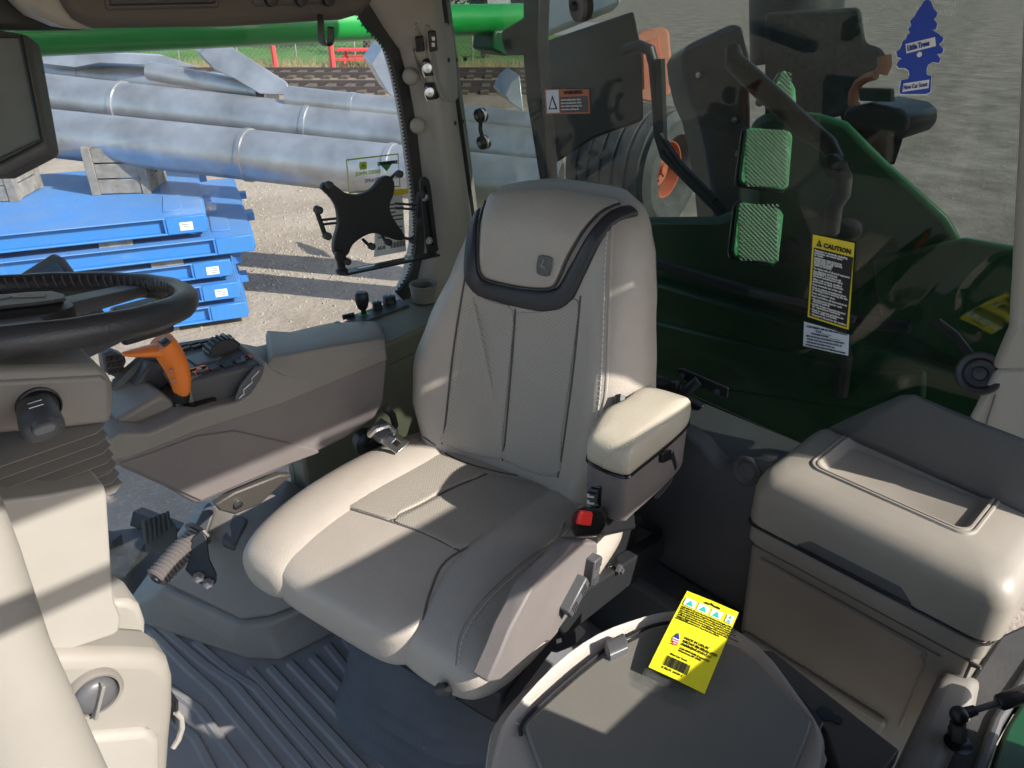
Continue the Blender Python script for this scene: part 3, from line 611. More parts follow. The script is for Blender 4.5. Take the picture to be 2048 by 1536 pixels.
# belt buckle (red) and tongue
bk = thing('belt_buckle', SS(1180,1070,-.30), 'black seat belt buckle with red release button below the armrest', 'belt buckle')
m = M(); m.loft([[SS(a,b,-.312) for a,b in [(1142,1030),(1160,1015),(1212,1020),(1212,1050),(1195,1075),(1150,1078),(1142,1060)]],[SS(a,b,-.285) for a,b in [(1150,1020),(1165,1005),(1208,1012),(1208,1048),(1193,1070),(1155,1070),(1148,1050)]]]); m.build('housing', MT['gloss'], bk, bevel=.006, seg=3)
M().prism([SS(a,b,-.318) for a,b in [(1157,1050),(1165,1022),(1188,1025),(1184,1054)]], lyv*.01).build('release_button', MT['red'], bk, bevel=.004)
tg = thing('belt_tongue', P(780,880,Z=.50), 'steel seat belt tongue lying on the seat bolster beside the console', 'belt tongue')
a_, b_, c2, d2 = (P(738,868,Z=.535),P(800,908,Z=.512),P(812,886,Z=.512),P(770,850,Z=.54))
fmx = frame((a_+d2)/2, (b_+c2)/2-(a_+d2)/2, d2-a_); L_ = ((b_+c2)/2-(a_+d2)/2).length; w_ = (d2-a_).length/2
def ring_plate(m, outer, inner, th):
    o1 = [fmx@V((x,y,0)) for x,y in outer]; i1 = [fmx@V((x,y,0)) for x,y in inner]; nn = (fmx.to_3x3()@V((0,0,1)))*th; n = len(outer)
    m.add(o1+i1+[p+nn for p in o1]+[p+nn for p in i1], [[i,(i+1)%n,n+(i+1)%n,n+i] for i in range(n)]+[[2*n+i,3*n+i,3*n+(i+1)%n,2*n+(i+1)%n] for i in range(n)]+[[i,2*n+i,2*n+(i+1)%n,(i+1)%n] for i in range(n)]+[[n+i,n+(i+1)%n,3*n+(i+1)%n,3*n+i] for i in range(n)])
m = M(); ring_plate(m, [(L_*.3,-w_),(L_,-w_),(L_,w_),(L_*.3,w_)], [(L_*.65,-w_*.35),(L_*.85,-w_*.35),(L_*.85,w_*.35),(L_*.65,w_*.35)], .003); m.build('tongue_plate', MT['steel'], tg, bevel=.001)
m = M(); m.box((-.01,-w_*1.1,-.004),(L_*.42,w_*1.15,.012), fmx); m.build('tongue_cover', MT['emblem'], tg, bevel=.004, seg=3)
bl = M(); pts_ = [P(742,868,Z=.54),P(752,858,Z=.556),P(775,852,Z=.55),P(792,866,Z=.54)]
bl.tube(pts_, .013, 8, sq=(1,.6)); bl.build('wrapped_webbing', MT['silver'], tg)
M().tube([P(757,875,Z=.52),P(740,890,Z=.47),P(760,905,Z=.40)], .02, 8, sq=(1,.2)).build('webbing', MT['black'], tg)
rc = M().lathe(P(730,880,Z=.46), V((-.3,-.9,.2)), [(0,.03),(.04,.03),(.045,.02),(.045,0)], 16)
rc.build('retractor', MT['black'], seat)
m = M().tube([P(770,815,Y=1.22),P(785,830,Y=1.22),P(790,850,Y=1.22),P(775,875,Y=1.22)], .008, 8)
tag(m.build('wire_loop', MT['black']), 'black wire loop hanging between console and seat back', 'wire')
# left armrest
ar = thing('seat_armrest', W(-.05,-.29,.6), 'tan padded left armrest with grey storage box below', 'armrest')
zt = .725
tp = [(-.19,-.282),(-.175,-.262),(-.09,-.245),(-.02,-.258),(.03,-.262),(.055,-.275),(.058,-.345),(.045,-.362),(-.02,-.364),(-.16,-.350),(-.188,-.345),(-.195,-.32)]
tp = [(a*.94+.056, b+.016) for a,b in tp]
m = M(); rings = []
cxa = sum(a for a,b in tp)/len(tp); cya = sum(b for a,b in tp)/len(tp)
sp2 = smooth_path(tp+[tp[0]],4)[:-1]
for f, z in ((.93,.672),(.99,.676),(1.0,.684),(1.0,.700),(.975,.714),(.91,.723),(.75,.728),(.5,.7295),(.2,.730)):
    rings.append([W(cxa+(a-cxa)*f, cya+(b-cya)*f, z - .35*max(0,(a+.19))*0) for a,b in sp2])
m.loft(rings); M().tube([W(cxa+(a-cxa)*.985, cya+(b-cya)*.985, .671) for a,b in sp2]+[W(cxa+(sp2[0][0]-cxa)*.985, cya+(sp2[0][1]-cya)*.985, .671)], .003, 6).build('pad_gap', MT['gloss'], ar)
pdd = m.build('pad', MT['leather'].copy(), ar, smooth=70); at = bvh(m)
for n_ in pdd.data.materials[0].node_tree.nodes:
    if n_.type == 'VALTORGB': n_.color_ramp.elements[0].color = (.46,.41,.33,1); n_.color_ramp.elements[1].color = (.50,.45,.365,1)
stitches(at, [(1205,950),(1212,925),(1232,905),(1290,868),(1340,842)], 'stitching', MT['thread'], pdd, step=.006, r=.0009)
m = M(); rings = []
for f, z, dx in ((.92,.572,.01),(.955,.577,.004),(.965,.61,0),(.97,.664,0),(.965,.669,0)):
    rings.append([W(cxa+(a-cxa)*f + (dx if a > -.1 else 0), cya+(b-cya)*f, z + (0 if z > .6 else .03*max(0,(a+.05)))) for a,b in sp2])
m.loft(rings); bx_ = m.build('storage_box', MT['taupe'], ar, smooth=40, bevel=.003); att = bvh(m)
for px, py in ((1252,928),(1350,848)):
    h = hit(att, px, py+4, .006)
    if h: M().lathe(h[0]-lxv*.016, lxv, [(0,.006),(.032,.006),(.032,0)], 10).build('hinge', MT['steel'], ar)
def box_poly(pxs, off, th, nm, mt, par, bev=.003):
    hs_ = [hit(att,*q) for q in pxs]
    hs_ = [h for h in hs_ if h]
    if len(hs_) < 3: return None
    n = V((0,0,0))
    for h in hs_: n += h[1]
    n.normalize(); return M().prism([h[0]+n*off for h in hs_], -n*th).build(nm, mt, par, bevel=bev)
sw_ = box_poly([(1174,966),(1204,972),(1202,1014),(1172,1008)], .004, .008, 'switch_bezel', MT['gloss'], ar)
if sw_:
    box_poly([(1179,974),(1199,978),(1197,1008),(1178,1004)], .007, .006, 'heat_switch', MT['dkgrey'], sw_)
    for y in (987,1000):
        box_poly([(1180,y-4),(1184,y-3),(1184,y+1),(1194,y+2),(1193,y+5),(1181,y+3)], .0085, .002, 'switch_icon', MT['white'], sw_, 0)
    box_poly([(1181,978),(1198,981),(1198,985),(1181,982)], .0088, .002, 'switch_ridge', MT['gloss'], sw_, 0)
ltc = box_poly([(1315,905),(1335,898),(1335,918),(1317,926)], .010, .012, 'latch', MT['gloss'], ar)
M().tube([SS(1338,905,-.34),SS(1345,930,-.34),SS(1335,960,-.33),SS(1310,990,-.31)], .009, 8).build('latch_strap', MT['black'], ar)
M().prism([SS(a,b,-.30) for a,b in [(1200,1025),(1270,1015),(1275,1060),(1205,1075)]], lyv*.02).build('arm_bracket', MT['black'], ar, bevel=.008)
M().tube([W(-.0,-.25,.69),W(.03,-.235,.72),W(.05,-.23,.70)], .012, 8).build('pivot_cap', MT['black'], ar)
# ================================================================ right-hand console
YC = 1.238
con = thing('armrest_console', P(500,800,Y=1.3), 'long taupe and grey armrest console with keypad and storage lid', 'console')
M().prism(PL([(216,905),(222,922),(246,938),(262,945),(330,975),(388,1007),(402,1009),(460,984),(560,942),(690,878),(750,838),(768,808),(776,717),(568,800),(395,860),(255,912)], Y=YC), (0,.17,0)).build('lower_shell', MT['taupe'], con, bevel=.010, seg=3)
M().prism(PL([(212,918),(216,880),(240,866),(297,866),(346,846),(382,828),(428,815),(470,806),(502,788),(522,755),(530,722),(558,744),(603,752),(720,718),(772,690),(777,722),(568,809),(395,866),(255,922),(225,926)], Y=YC-.004), (0,.19,0)).build('upper_shell', MT['grey'], con, bevel=.012, seg=3)
def cst_(x, nb, nt, ft):
    a, b, c_ = P(*nb,Y=YC-.006), P(*nt,Y=YC+.006), P(*ft,Y=1.42)
    return [a, a.lerp(b,.5)+V((0,-.002,0)), a.lerp(b,.85), b, b.lerp(c_,.06)+V((0,0,.003)), b.lerp(c_,.3)+V((0,0,.006)), b.lerp(c_,.6)+V((0,0,.006)), b.lerp(c_,.93)+V((0,0,.002)), c_, V((c_.x,c_.y,c_.z-.06)), V((a.x,1.3,a.z-.03))]
M().loft([cst_(0,(536,728),(545,712),(531,672)), cst_(0,(545,738),(550,714),(534,661)), cst_(0,(575,752),(578,710),(580,664)), cst_(0,(610,756),(610,703),(622,654)), cst_(0,(665,742),(665,693),(660,646)), cst_(0,(720,722),(720,685),(715,643)), cst_(0,(755,703),(755,679),(748,642)), cst_(0,(770,693),(770,681),(764,652))]).build('storage_lid', MT['grey'], con, smooth=45, bevel=.006, seg=3)
M().prism(PL([(240,928),(300,908),(395,872),(470,862),(500,868),(635,899),(640,906),(560,936),(402,1003),(330,970)], Y=YC-.004), (0,.01,0)).build('access_panel', MT['taupe'], con, bevel=.003)
# keypad deck
kz = .752
dk = M().prism([P(345,700,Z=kz),P(352,684,Z=kz),P(430,672,Z=kz),P(472,690,Z=kz),P(512,706,Z=kz),P(520,728,Z=kz),P(374,764,Z=kz),P(360,735,Z=kz)], (0,0,-.09)).build('keypad_deck', MT['dkgrey'], con, bevel=.006, seg=2)
M().prism(PL([(360,770),(374,760),(520,726),(525,745),(505,790),(470,806),(420,816),(385,830)], Y=YC+.035), (0,.15,0)).build('deck_shoulder', MT['grey'], con, bevel=.010)
def key(px, py, w, h, mt_, z=kz, nm='key'):
    c_ = P(px,py,Z=z); m = M(); m.cbox(c_+V((0,0,.001)), (w,h,.008), (V((.97,-.05,.0)).normalized(),V((.05,.99,0)).normalized(),ZV)); return m.build(nm, mt_, dk, bevel=.0015)
for k in range(5): key(378+26*k, 756-6.6*k-4, .019, .013, MT['black'])
for k in range(5): key(386+26*k, 748-6.6*k-3, .018, .011, MT['black'])
for k in range(5): key(366+22*k, 693-4.2*k, .018, .012, MT['black'])
for k in range(5): key(372+22*k, 699-4.2*k, .018, .011, MT['black'])
key(396,742,.034,.02, MT['orange'], nm='orange_key'); key(497,716,.016,.012, MT['rust'], nm='orange_key')
wc = P(446,708,Z=kz-.008)
whl = M(); whl.lathe(wc-V((0,.016,0)), (0,1,0), [(0,0),(0,.03),(.002,.034),(.03,.034),(.032,.03),(.032,0)], 28); wo = whl.build('thumb_wheel', MT['rubber'], con)
for k in range(11):
    a = R(15+15*k); p = wc+V((math.cos(a),0,math.sin(a)))*.0345; M().cbox(p, (.004,.030,.004), (V((-math.sin(a),0,math.cos(a))),V((0,1,0)),V((math.cos(a),0,math.sin(a))))).build('wheel_rib', MT['black'], wo, smooth=0)
M().cbox(P(408,716,Z=kz+.001), (.05,.05,.006), (V((1,0,0)),V((0,1,0)),ZV)).build('wheel_plate', MT['emblem'], con, bevel=.002)
# lever slot and front ridge
M().prism(PL([(222,858),(240,836),(324,788),(352,806),(356,842),(240,900),(224,890)], Y=YC+.05), (0,.12,0)).build('front_hump', MT['grey'], con, bevel=.012, seg=3)
M().prism([P(312,864,Z=.684),P(345,836,Z=.693),P(372,818,Z=.700),P(425,803,Z=.700),P(434,804,Z=.700),P(395,822,Z=.698),P(350,850,Z=.690),P(322,868,Z=.684)], (0,0,.010)).build('lever_slot', MT['gloss'], con, smooth=0)
M().prism(PL([(470,800),(482,770),(512,735),(528,732),(525,748),(500,784),(480,804)], Y=YC-.0045), (0,.006,0)).build('range_plate', MT['emblem'], con, bevel=.002)
M().tube([P(a,b,Y=YC-.0065) for a,b in ((478,797),(488,788),(487,780),(505,764),(503,758),(518,742))], .0012, 5).build('range_mark', MT['steel'], con)
# scuffs, cables
for pts in ([(235,770),(280,730),(320,700)],[(228,780),(260,745),(305,706)]):
    M().tube(PL(pts,Y=1.40), .014, 8).build('harness', MT['dkgrey'], con)
M().prism([P(205,710,Y=1.38),P(225,702,Y=1.38),P(250,712,Y=1.38),P(254,725,Y=1.38),P(236,758,Y=1.38),P(210,745,Y=1.38)], (0,.03,0)).build('forward_keypad', MT['dkgrey'], con, bevel=.004)
for i in range(3):
    for j in range(3):
        M().prism([P(a,b,Y=1.377) for a,b in ((213+11*i+5*j*.6,714+13*j-2*i),(221+11*i+5*j*.6,712+13*j-2*i),(219+11*i+5*j*.6,722+13*j-2*i),(211+11*i+5*j*.6,724+13*j-2*i))], (0,.004,0)).build('key', MT['black'], con, smooth=0)
M().prism([P(234,830,Y=1.36),P(300,726,Y=1.36),P(345,735,Y=1.36),P(352,760,Y=1.36),P(250,835,Y=1.36)], (0,.05,0)).build('outer_wing', MT['dkgrey'], con, bevel=.006)
M().cbox(P(620,846,Y=YC-.004), (.0,.0,.0))
# console support bracket (brown) with bolt
sb = M().prism(PL([(430,1010),(470,985),(560,950),(585,950),(520,1010),(470,1030),(440,1022)], Y=1.27), (0,.02,0)).build('support_bracket', MT['tan'], con, bevel=.004)
M().lathe(P(476,1008,Y=1.268), (0,-1,0), [(0,.009),(.004,.009),(.005,0)], 12).build('bolt', MT['steel'], sb)
# orange lever
lvr = thing('hydro_lever', P(362,828,Y=1.29), 'orange hand grip lever rising from the console slot', 'lever')
YL = 1.285
M().tube(PL([(364,838),(358,812),(362,800)],Y=YL), [.016,.011,.010], 10).build('stick', MT['gloss'], lvr)
M().tube(PL([(364,803),(364,790),(364,782)],Y=YL), [.013,.0155,.0165], 12).build('collar', MT['black'], lvr)
gp = smooth_path([(364,786),(362,765),(356,742),(347,722),(338,706),(330,694),(322,684)], 3)
grp = M().tube(PL(gp,Y=YL), [.0165+.0105*math.sin(min(1,i/(len(gp)-1)*1.1)*2.0) for i in range(len(gp))], 16, sq=(1,.85)).build('grip', MT['orange'], lvr, smooth=70)
gp2 = smooth_path([(345,697),(325,700),(300,702),(270,706),(245,708)],3)
M().tube(PL(gp2,Y=YL), [.018,.018,.018,.0175,.017,.016,.014,.013,.011,.010,.008,.006,.004][:len(gp2)], 12, sq=(1.3,.7)).build('palm_rest', MT['orange'], lvr, smooth=70)
for x,y in ((343,742),(348,762)): M().lathe(P(x,y,Y=YL-.026), (0,-1,.2), [(0,.005),(.002,.004),(.0022,0)], 10).build('grip_button', MT['rust'], grp)
M().tube(PL([(333,690),(348,712),(359,740),(366,775)],Y=YL+.016), .007, 8).build('grip_spine', MT['black'], lvr)
M().sell(PL([(322,690),(334,684),(342,688)],Y=YL-.008), (V((0,1,0)),ZV), [(.012,.006),(.014,.009),(.010,.006)], 12, 3).build('thumb_switch', MT['black'], lvr)

# ================================================================ steering column and wheel
YS = .80
xr = P(222,800,Y=YS).x
col_ = thing('steering_column', (xr-.09, .92, 0), 'grey steering column with bellows boot and black leather wheel', 'steering column')
def cpoly(pxs, name, mt, par, y=YS, d=.24, bev=.012, seg=3): return M().prism(PL(pxs,Y=y), (0,d,0)).build(name, mt, par, bevel=bev, seg=seg)
hd = cpoly([(-120,740),(195,733),(214,742),(229,770),(231,800),(228,846),(120,862),(-120,882)], 'head_cover', MT['grey'], col_, bev=.016, seg=4)
cpoly([(-80,765),(5,762),(205,752),(218,765),(222,790),(222,846),(120,858),(-80,872)], 'face_panel', MT['grey'], hd, YS-.004, .01, .006)
# bellows
m = M(); rings = []; nrib = 7
zt0, zb0 = P(215,846,Y=YS).z-.0, P(212,992,Y=YS).z
x_r = P(211,920,Y=YS).x; 
for k in range(nrib*2+1):
    z = zt0+.004 + (zb0-zt0-.004)*k/(nrib*2); o_ = .011 if k % 2 else -.009
    xa, xb, ya, yb = x_r-.20-o_, x_r+o_, YS-o_, YS+.22+o_
    rings.append([V((xa,ya,z)),V((xb-.012,ya,z+.0)),V((xb,ya+.012,z)),V((xb,yb,z)),V((xa,yb,z))])
m.loft(rings).build('bellows', MT['grey'], col_, smooth=20, bevel=.0015, seg=1)
ped = cpoly([(-60,1010),(100,990),(208,968),(214,990),(222,1120),(228,1200),(242,1235),(240,1262),(228,1272),(110,1312),(0,1312),(-60,1312)], 'pedestal', MT['beige'], col_, YS-.035, .20, .012, 4)
cpoly([(222,1204),(262,1203),(282,1214),(293,1245),(292,1310),(240,1330),(225,1300)], 'pedestal_shell', MT['beige'], col_, YS+.13, .08, .010, 3)
cpoly([(228,1268),(240,1262),(258,1285),(275,1308),(262,1308)], 'gap_gasket', MT['black'], col_, YS+.06, .03, .002, 1)
bs_ = cpoly([(60,1320),(110,1310),(250,1309),(318,1312),(343,1328),(352,1360),(352,1420),(345,1490),(338,1600),(0,1700),(0,1400)], 'base_housing', MT['beige'], col_, YS-.05, .07, .018, 4)
bmat = MT['beige'].copy(); bmat.name = 'shaded_beige_plastic'  # beige darkened so the colour carries the shade on the base housing
for n_ in bmat.node_tree.nodes:
    if n_.type == 'VALTORGB': n_.color_ramp.elements[0].color = (.25,.228,.198,1); n_.color_ramp.elements[1].color = (.28,.256,.222,1)
bs_.data.materials[0] = bmat
cpoly([(150,1476),(300,1462),(322,1478),(325,1600),(120,1640)], 'lower_pocket', MT['beige'], bs_, YS-.060, .02, .012, 3)
vc = P(187,1384,Y=YS-.052); vr = (P(236,1384,Y=YS-.052)-vc).length
ax = V((0,-1,.05))
vo = M().lathe(vc-ax*.004, ax, [(0,vr*1.04),(.010,vr*1.04),(.014,vr*.96),(.013,vr*.86),(-.004,vr*.80),(-.01,vr*.7),(-.012,0)], 36).build('air_vent', MT['grey'], bs_)
M().lathe(vc+ax*.0, ax, [(0,vr*.78),(.008,vr*.77),(.014,vr*.60),(.016,vr*.3),(.016,0)], 32).build('vent_ball', MT['emblem'].copy(), vo)
vp = M(); vp.cbox(vc+ax*.018, (.004,.010,vr*1.5), (V((.9,0,-.43)),V((0,1,0)),V((.43,0,.9)))); vp.build('vent_vane', MT['grey'], vo, bevel=.001)
M().tube(PL([(352,1425),(362,1435),(364,1455),(357,1478),(346,1495)],Y=YS-.02), .004, 8).build('side_handle', MT['beige'], bs_)
M().prism(PL([(352,1405),(357,1402),(357,1425),(350,1450)],Y=YS-.02), (0,.03,0)).build('side_latch', MT['black'], bs_)
# stalk
s0 = P(77,812,Y=YS-.004); sr = (P(117,812,Y=YS-.004)-s0).length
sto = M().lathe(s0, (0,-1,0), [(0,sr*1.15),(.004,sr*1.15),(.005,sr*1.05),(.002,sr),(.006,sr*.97),(.012,sr*.8),(.013,0)], 30).build('stalk_boot', MT['black'], col_)
s1 = P(72,815,Y=YS-.012); s2 = P(88,862,Y=YS-.10)
dd = (s2-s1)
m = M(); axs = (V((1,0,0)), dd.cross(V((1,0,0))).normalized())
m.sell([s1, s1+dd*.25, s1+dd*.55, s1+dd*.8, s1+dd*.95, s2], axs, [(.016,.013),(.017,.014),(.018,.014),(.0185,.013),(.016,.010),(.010,.006)], 18, 3)
so = m.build('stalk', MT['dkgrey'], col_, smooth=60)
m = M(); m.sell([s1+dd*.80-axs[1]*0+V((0,-.010,.006)), s1+dd*.99+V((0,-.007,.004))], axs, [(.011,.007),(.010,.005)], 14, 3); m.build('stalk_tip', MT['emblem'], so, bevel=.002)
for k in range(2): M().tube([s1+dd*(.3+.2*k)+V((-.006,-.004,.0145)), s1+dd*(.3+.2*k)+V((.006,-.004,.0145))], .001, 4).build('stalk_icon', MT['white'], so)
# wheel
WC = P(30,618,Y=.93); WR = .174
wn_ = V((.15,.145,1)).normalized(); w1 = V((1,0,.05)).normalized(); w1 = (w1-wn_*w1.dot(wn_)).normalized(); w2 = wn_.cross(w1)
def WP(a, r, h=0.0): return WC + (w1*math.cos(a)+w2*math.sin(a))*r + wn_*h
swo = M(); nR, nr = 72, 14; rings = []
for i in range(nR):
    a = 2*math.pi*i/nR; rr = .0148 + .0010*math.sin(a*18)*.3
    rings.append([WP(a, WR+rr*math.cos(q)*.95, rr*math.sin(q)*1.05) for q in [2*math.pi*j/nr for j in range(nr)]])
swo.loft(rings+[rings[0]], caps=False)
rim = swo.build('steering_wheel', MT['black_leather'], col_, smooth=70)
wt = bvh(swo)
m = M()
for i in range(96):
    a = 2*math.pi*i/96
    for sg in (-1,1):
        p = WP(a, WR-.0148, .005); q = WP(a+.012*sg, WR-.0132, .006+.007*sg); m.tube([p,(p+q)/2+(WC-p).normalized()*.001,q], .0012, 4)
o_ = m.build('stitching', MT['seam'], rim); o_['kind'] = 'stuff'
for a in (R(25), R(150), R(-100)):
    rings = []
    for f in (.02,.06,.11,.15,.172):
        w = .030-.05*f; h = .010-.02*f; z = -.012+.05*f
        t_ = V(w2*math.cos(a)-w1*math.sin(a)); c_ = WP(a, f, z)
        rings.append([c_+t_*w, c_+t_*w*.8+wn_*h, c_-t_*w*.8+wn_*h, c_-t_*w, c_-t_*w*.8-wn_*h, c_+t_*w*.8-wn_*h])
    M().loft(rings).build('spoke', MT['dkgrey'], rim, bevel=.003)
hub = M().lathe(WC-wn_*.034, wn_, [(0,.03),(.005,.05),(.02,.058),(.034,.056),(.040,.048),(.041,0)], 32).build('hub', MT['black'], rim)
hc = P(68,656,Y=.91); 
em_ = M().prism([WC+w1*a+w2*b+wn_*.0075 for a,b in ((-.045,-.03),(-.02,-.04),(.02,-.04),(.045,-.03),(.05,0),(.045,.03),(.02,.04),(-.02,.04),(-.045,.03),(-.05,0))], wn_*.004).build('horn_cap', MT['dkgrey'], hub.parent, bevel=.003)
M().tube([WC+w1*a+w2*b+wn_*.012 for a,b in ((-.03,.01),(-.012,.005),(0,.012),(.012,.002),(.03,-.008))], .0022, 5).build('hub_mark', MT['steel'], hub.parent)
M().lathe(WC-wn_*.12, wn_, [(0,.045),(.02,.05),(.07,.04)], 24).build('column_neck', MT['black'], col_)
for px,py,mm in ((242,648,MT['yellow2']),(300,636,MT['yellow2'])):
    M().lathe(P(px,py,Y=1.0), V((-.1,-.4,1)), [(0,.013),(.006,.012),(.007,0)], 16).build('warning_button', mm, col_)
M().cbox(P(285,640,Y=1.02), (.07,.03,.05)).build('switch_pod', MT['black'], col_, bevel=.006)

# ================================================================ displays
mon = thing('display_monitor', P(20,330,t=1.0), 'large dark display monitor hanging at the left edge by the window', 'monitor')
mp = [(-150,30),(52,66),(93,298),(0,346),(-150,350)]
q = [P(a,b,t=1.0) for a,b in mp]; nn = (q[1]-q[0]).cross(q[2]-q[1]).normalized(); nn = nn if nn.dot(D(0,200)) > 0 else -nn
M().prism(q, nn*.035).build('casing', MT['dkgrey'], mon, bevel=.008, seg=3)
M().prism([P(a,b,t=.997) for a,b in [(-150,62),(40,74),(80,278),(-5,318),(-150,330)]], nn*.006).build('screen', MT['dim_screen'], mon, bevel=.001)
M().tube([P(a,b,t=.994) for a,b in [(-20,72),(42,73),(83,280),(0,321),(-60,335)]], .0035, 6).build('bezel_lip', MT['black'], mon)
cd = thing('corner_display', P(110,560,t=1.2), 'tilted dark touch screen seen behind the steering wheel', 'display')
mp = [(108,503),(128,515),(228,640),(120,700),(-80,680),(0,568)]
q = [P(108,503,t=1.22),P(128,512,t=1.22),P(235,645,t=1.12),P(40,730,t=1.08),P(-60,620,t=1.18)]
nn = (q[2]-q[1]).cross(q[3]-q[2]).normalized(); nn = nn if nn.dot(D(100,600)) > 0 else -nn
def onpl(px,py,off=0.0): return PN(px,py,q[2],nn)-nn*off
pl_ = [onpl(a,b) for a,b in [(106,503),(126,512),(212,628),(228,660),(100,720),(-80,700),(-80,630),(0,570)]]
M().prism(pl_, nn*.03).build('casing', MT['dkgrey'], cd, bevel=.006)
M().prism([onpl(a,b,.003) for a,b in [(112,528),(120,534),(200,630),(160,690),(20,690),(-60,650),(0,590)]], nn*.004).build('screen', MT['screen'], cd, bevel=.001)

# near post at the left edge
pst = M(); pts_ = [(-190,820,.66),(-125,980,.62),(-78,1130,.59),(-22,1330,.55),(55,1536,.50),(110,1680,.47)]
rad = [.038,.039,.040,.040,.040,.040]
pst.tube([P(a,b,t=c_) for a,b,c_ in pts_], rad, 28)
FULL(pst.build('door_post', MT['beige'], smooth=70))

# ================================================================ footrest, pedal
fr2 = thing('footrest', P(350,1130,Y=1.42), 'ribbed grey rubber foot peg bolted to the floor tunnel', 'footrest')
a, b = P(312,1158,t=1.62), P(395,1068,t=1.70)
d = (b-a); L_ = d.length; pr = []
for k in range(29): pr.append((L_*k/28, .027 if k % 2 else .022))
M().lathe(a, d, [(0,0)]+pr+[(L_,.035),(L_+.006,.035),(L_+.008,0)], 20).build('roller', MT['taupe'], fr2, smooth=25)
M().lathe(a-d.normalized()*.004, d, [(0,.012),(.006,.013)], 14).build('roller_end', MT['black'], fr2)
brk = M().prism([P(x,y,t=1.66) for x,y in [(385,1078),(402,1062),(412,1075),(418,1120),(432,1150),(432,1165),(420,1178),(395,1165),(370,1140),(378,1120)]], V((.004,.006,-.002))).build('bracket', MT['dsteel'], fr2, bevel=.001)
for x,y in ((397,1155),(416,1167)): M().lathe(P(x,y,t=1.655), -D(x,y)+V((0,0,.3)), [(0,.013),(.003,.013),(.0035,.009),(.010,.009),(.011,0)], 6).build('bolt', MT['steel'], fr2)
pd = thing('floor_pedal', P(340,1090,t=1.85), 'black ribbed pedal pad beside the foot peg', 'pedal')
pf = [P(x,y,t=1.82) for x,y in [(282,1042),(330,1024),(352,1050),(356,1082),(330,1108),(290,1090)]]
po = M().prism(pf, D(310,1060)*.02).build('pedal_pad', MT['rubber'], pd, bevel=.004)
for k in range(6):
    x0, y0 = 290+9*k, 1040-3.5*k; M().tube([P(x0,y0,t=1.815),P(x0+4,y0+48-3*k,t=1.815)], .004, 6).build('tread_rib', MT['rubber'], po)
M().tube([P(330,1100,t=1.84),P(345,1125,t=1.85),P(325,1150,t=1.88)], .012, 8).build('pedal_arm', MT['dsteel'], pd)

# ================================================================ tablet mount on the pillar
tm = thing('tablet_mount', P(740,440,Y=1.45), 'black X-shaped tablet holder on a steel arm in front of the side window', 'tablet mount')
YT = 1.44
xp = smooth_path([(643,378),(650,366),(668,369),(692,386),(720,389),(745,378),(762,358),(778,352),(789,364),(788,388),(780,410),(784,430),(796,450),(808,468),(808,480),(790,480),(765,470),(745,467),(725,475),(706,490),(696,510),(680,516),(669,505),(669,480),(677,450),(675,420),(664,398),(643,378)],3)[:-1]
pl0 = M().prism([P(a,b,Y=YT) for a,b in xp], V((0,.012,0))).build('holder_plate', MT['black'], tm, bevel=.004, seg=3)
def finger(p0, p1, r=.0048):
    a, b = P(*p0,Y=YT+.004), P(*p1,Y=YT-.012)
    f_ = M().tube([a, b, b+V((0,-.018,0))], r*.8, 8).build('clamp_arm', MT['black'], tm)
    M().lathe(b+V((0,-.006,0)), (0,-1,0), [(0,r),(.002,r*1.7),(.012,r*1.7),(.016,r*.9),(.017,0)], 12).build('rubber_tip', MT['rubber'], f_)
for p0, p1 in (((660,378),(652,368)),((778,360),(792,346)),((800,474),(819,478)),((680,508),(688,520)),((725,478),(737,490)),((762,468),(770,482))): finger(p0,p1)
for (x0,x1,y0,y1,xm) in ((632,650,418,470,672),(838,832,388,440,790)):
    M().tube([P(x0,y0,Y=YT+.004),P((x0+x1)/2,(y0+y1)/2,Y=YT+.004),P(x1,y1,Y=YT+.004)], .0055, 8).build('side_arm', MT['black'], tm)
    for dy in (-4,5): M().tube([P((x0+x1)/2,(y0+y1)/2+dy,Y=YT+.004),P(xm,(y0+y1)/2-3+dy,Y=YT+.004)], .003, 6).build('slide_rod', MT['black'], tm)
    for x,y in ((x0,y0),(x1,y1)): M().lathe(P(x,y,Y=YT+.004), (0,-1,0), [(0,.006),(.002,.0085),(.016,.0085),(.020,.005),(.021,0)], 12).build('rubber_tip', MT['rubber'], tm)
def slotbar(pts, name):
    m = M(); n = len(pts)//2
    m.prism(pts, V((0,.006,0))); return m.build(name, MT['dsteel'], tm, bevel=.002)
slotbar(PL([(840,365),(843,356),(851,353),(858,358),(862,372),(876,490),(878,500),(868,510),(856,508),(852,480)],Y=1.478), 'wall_bar')
M().tube(PL([(851,372),(866,490)],Y=1.476), .0035, 6).build('slot', MT['gloss'], tm)
for x,y in ((849,395),(858,481)): M().lathe(P(x,y,Y=1.472), (0,-1,0), [(0,.010),(.002,.010),(.0025,.007),(.008,.007),(.009,0)], 6).build('bolt', MT['steel'], tm)
za = P(870,508,Y=1.478)
A_, B_ = P(872,506,Y=1.475), P(684,544,Y=1.43)
dv = (B_-A_).normalized(); sd = V((-dv.y,dv.x,0)).normalized()
M().prism([A_+sd*.016,B_+sd*.016,B_+dv*.010+sd*.008,B_+dv*.010-sd*.008,B_-sd*.016,A_-sd*.016], V((0,0,-.006))).build('arm_bar', MT['dsteel'], tm, bevel=.002)
M().prism([A_.lerp(B_,f)+sd*s_*.005+V((0,0,.0005)) for f,s_ in ((.55,1),(.85,1),(.85,-1),(.55,-1))], V((0,0,.0006))).build('slot', MT['gloss'], tm, smooth=0)
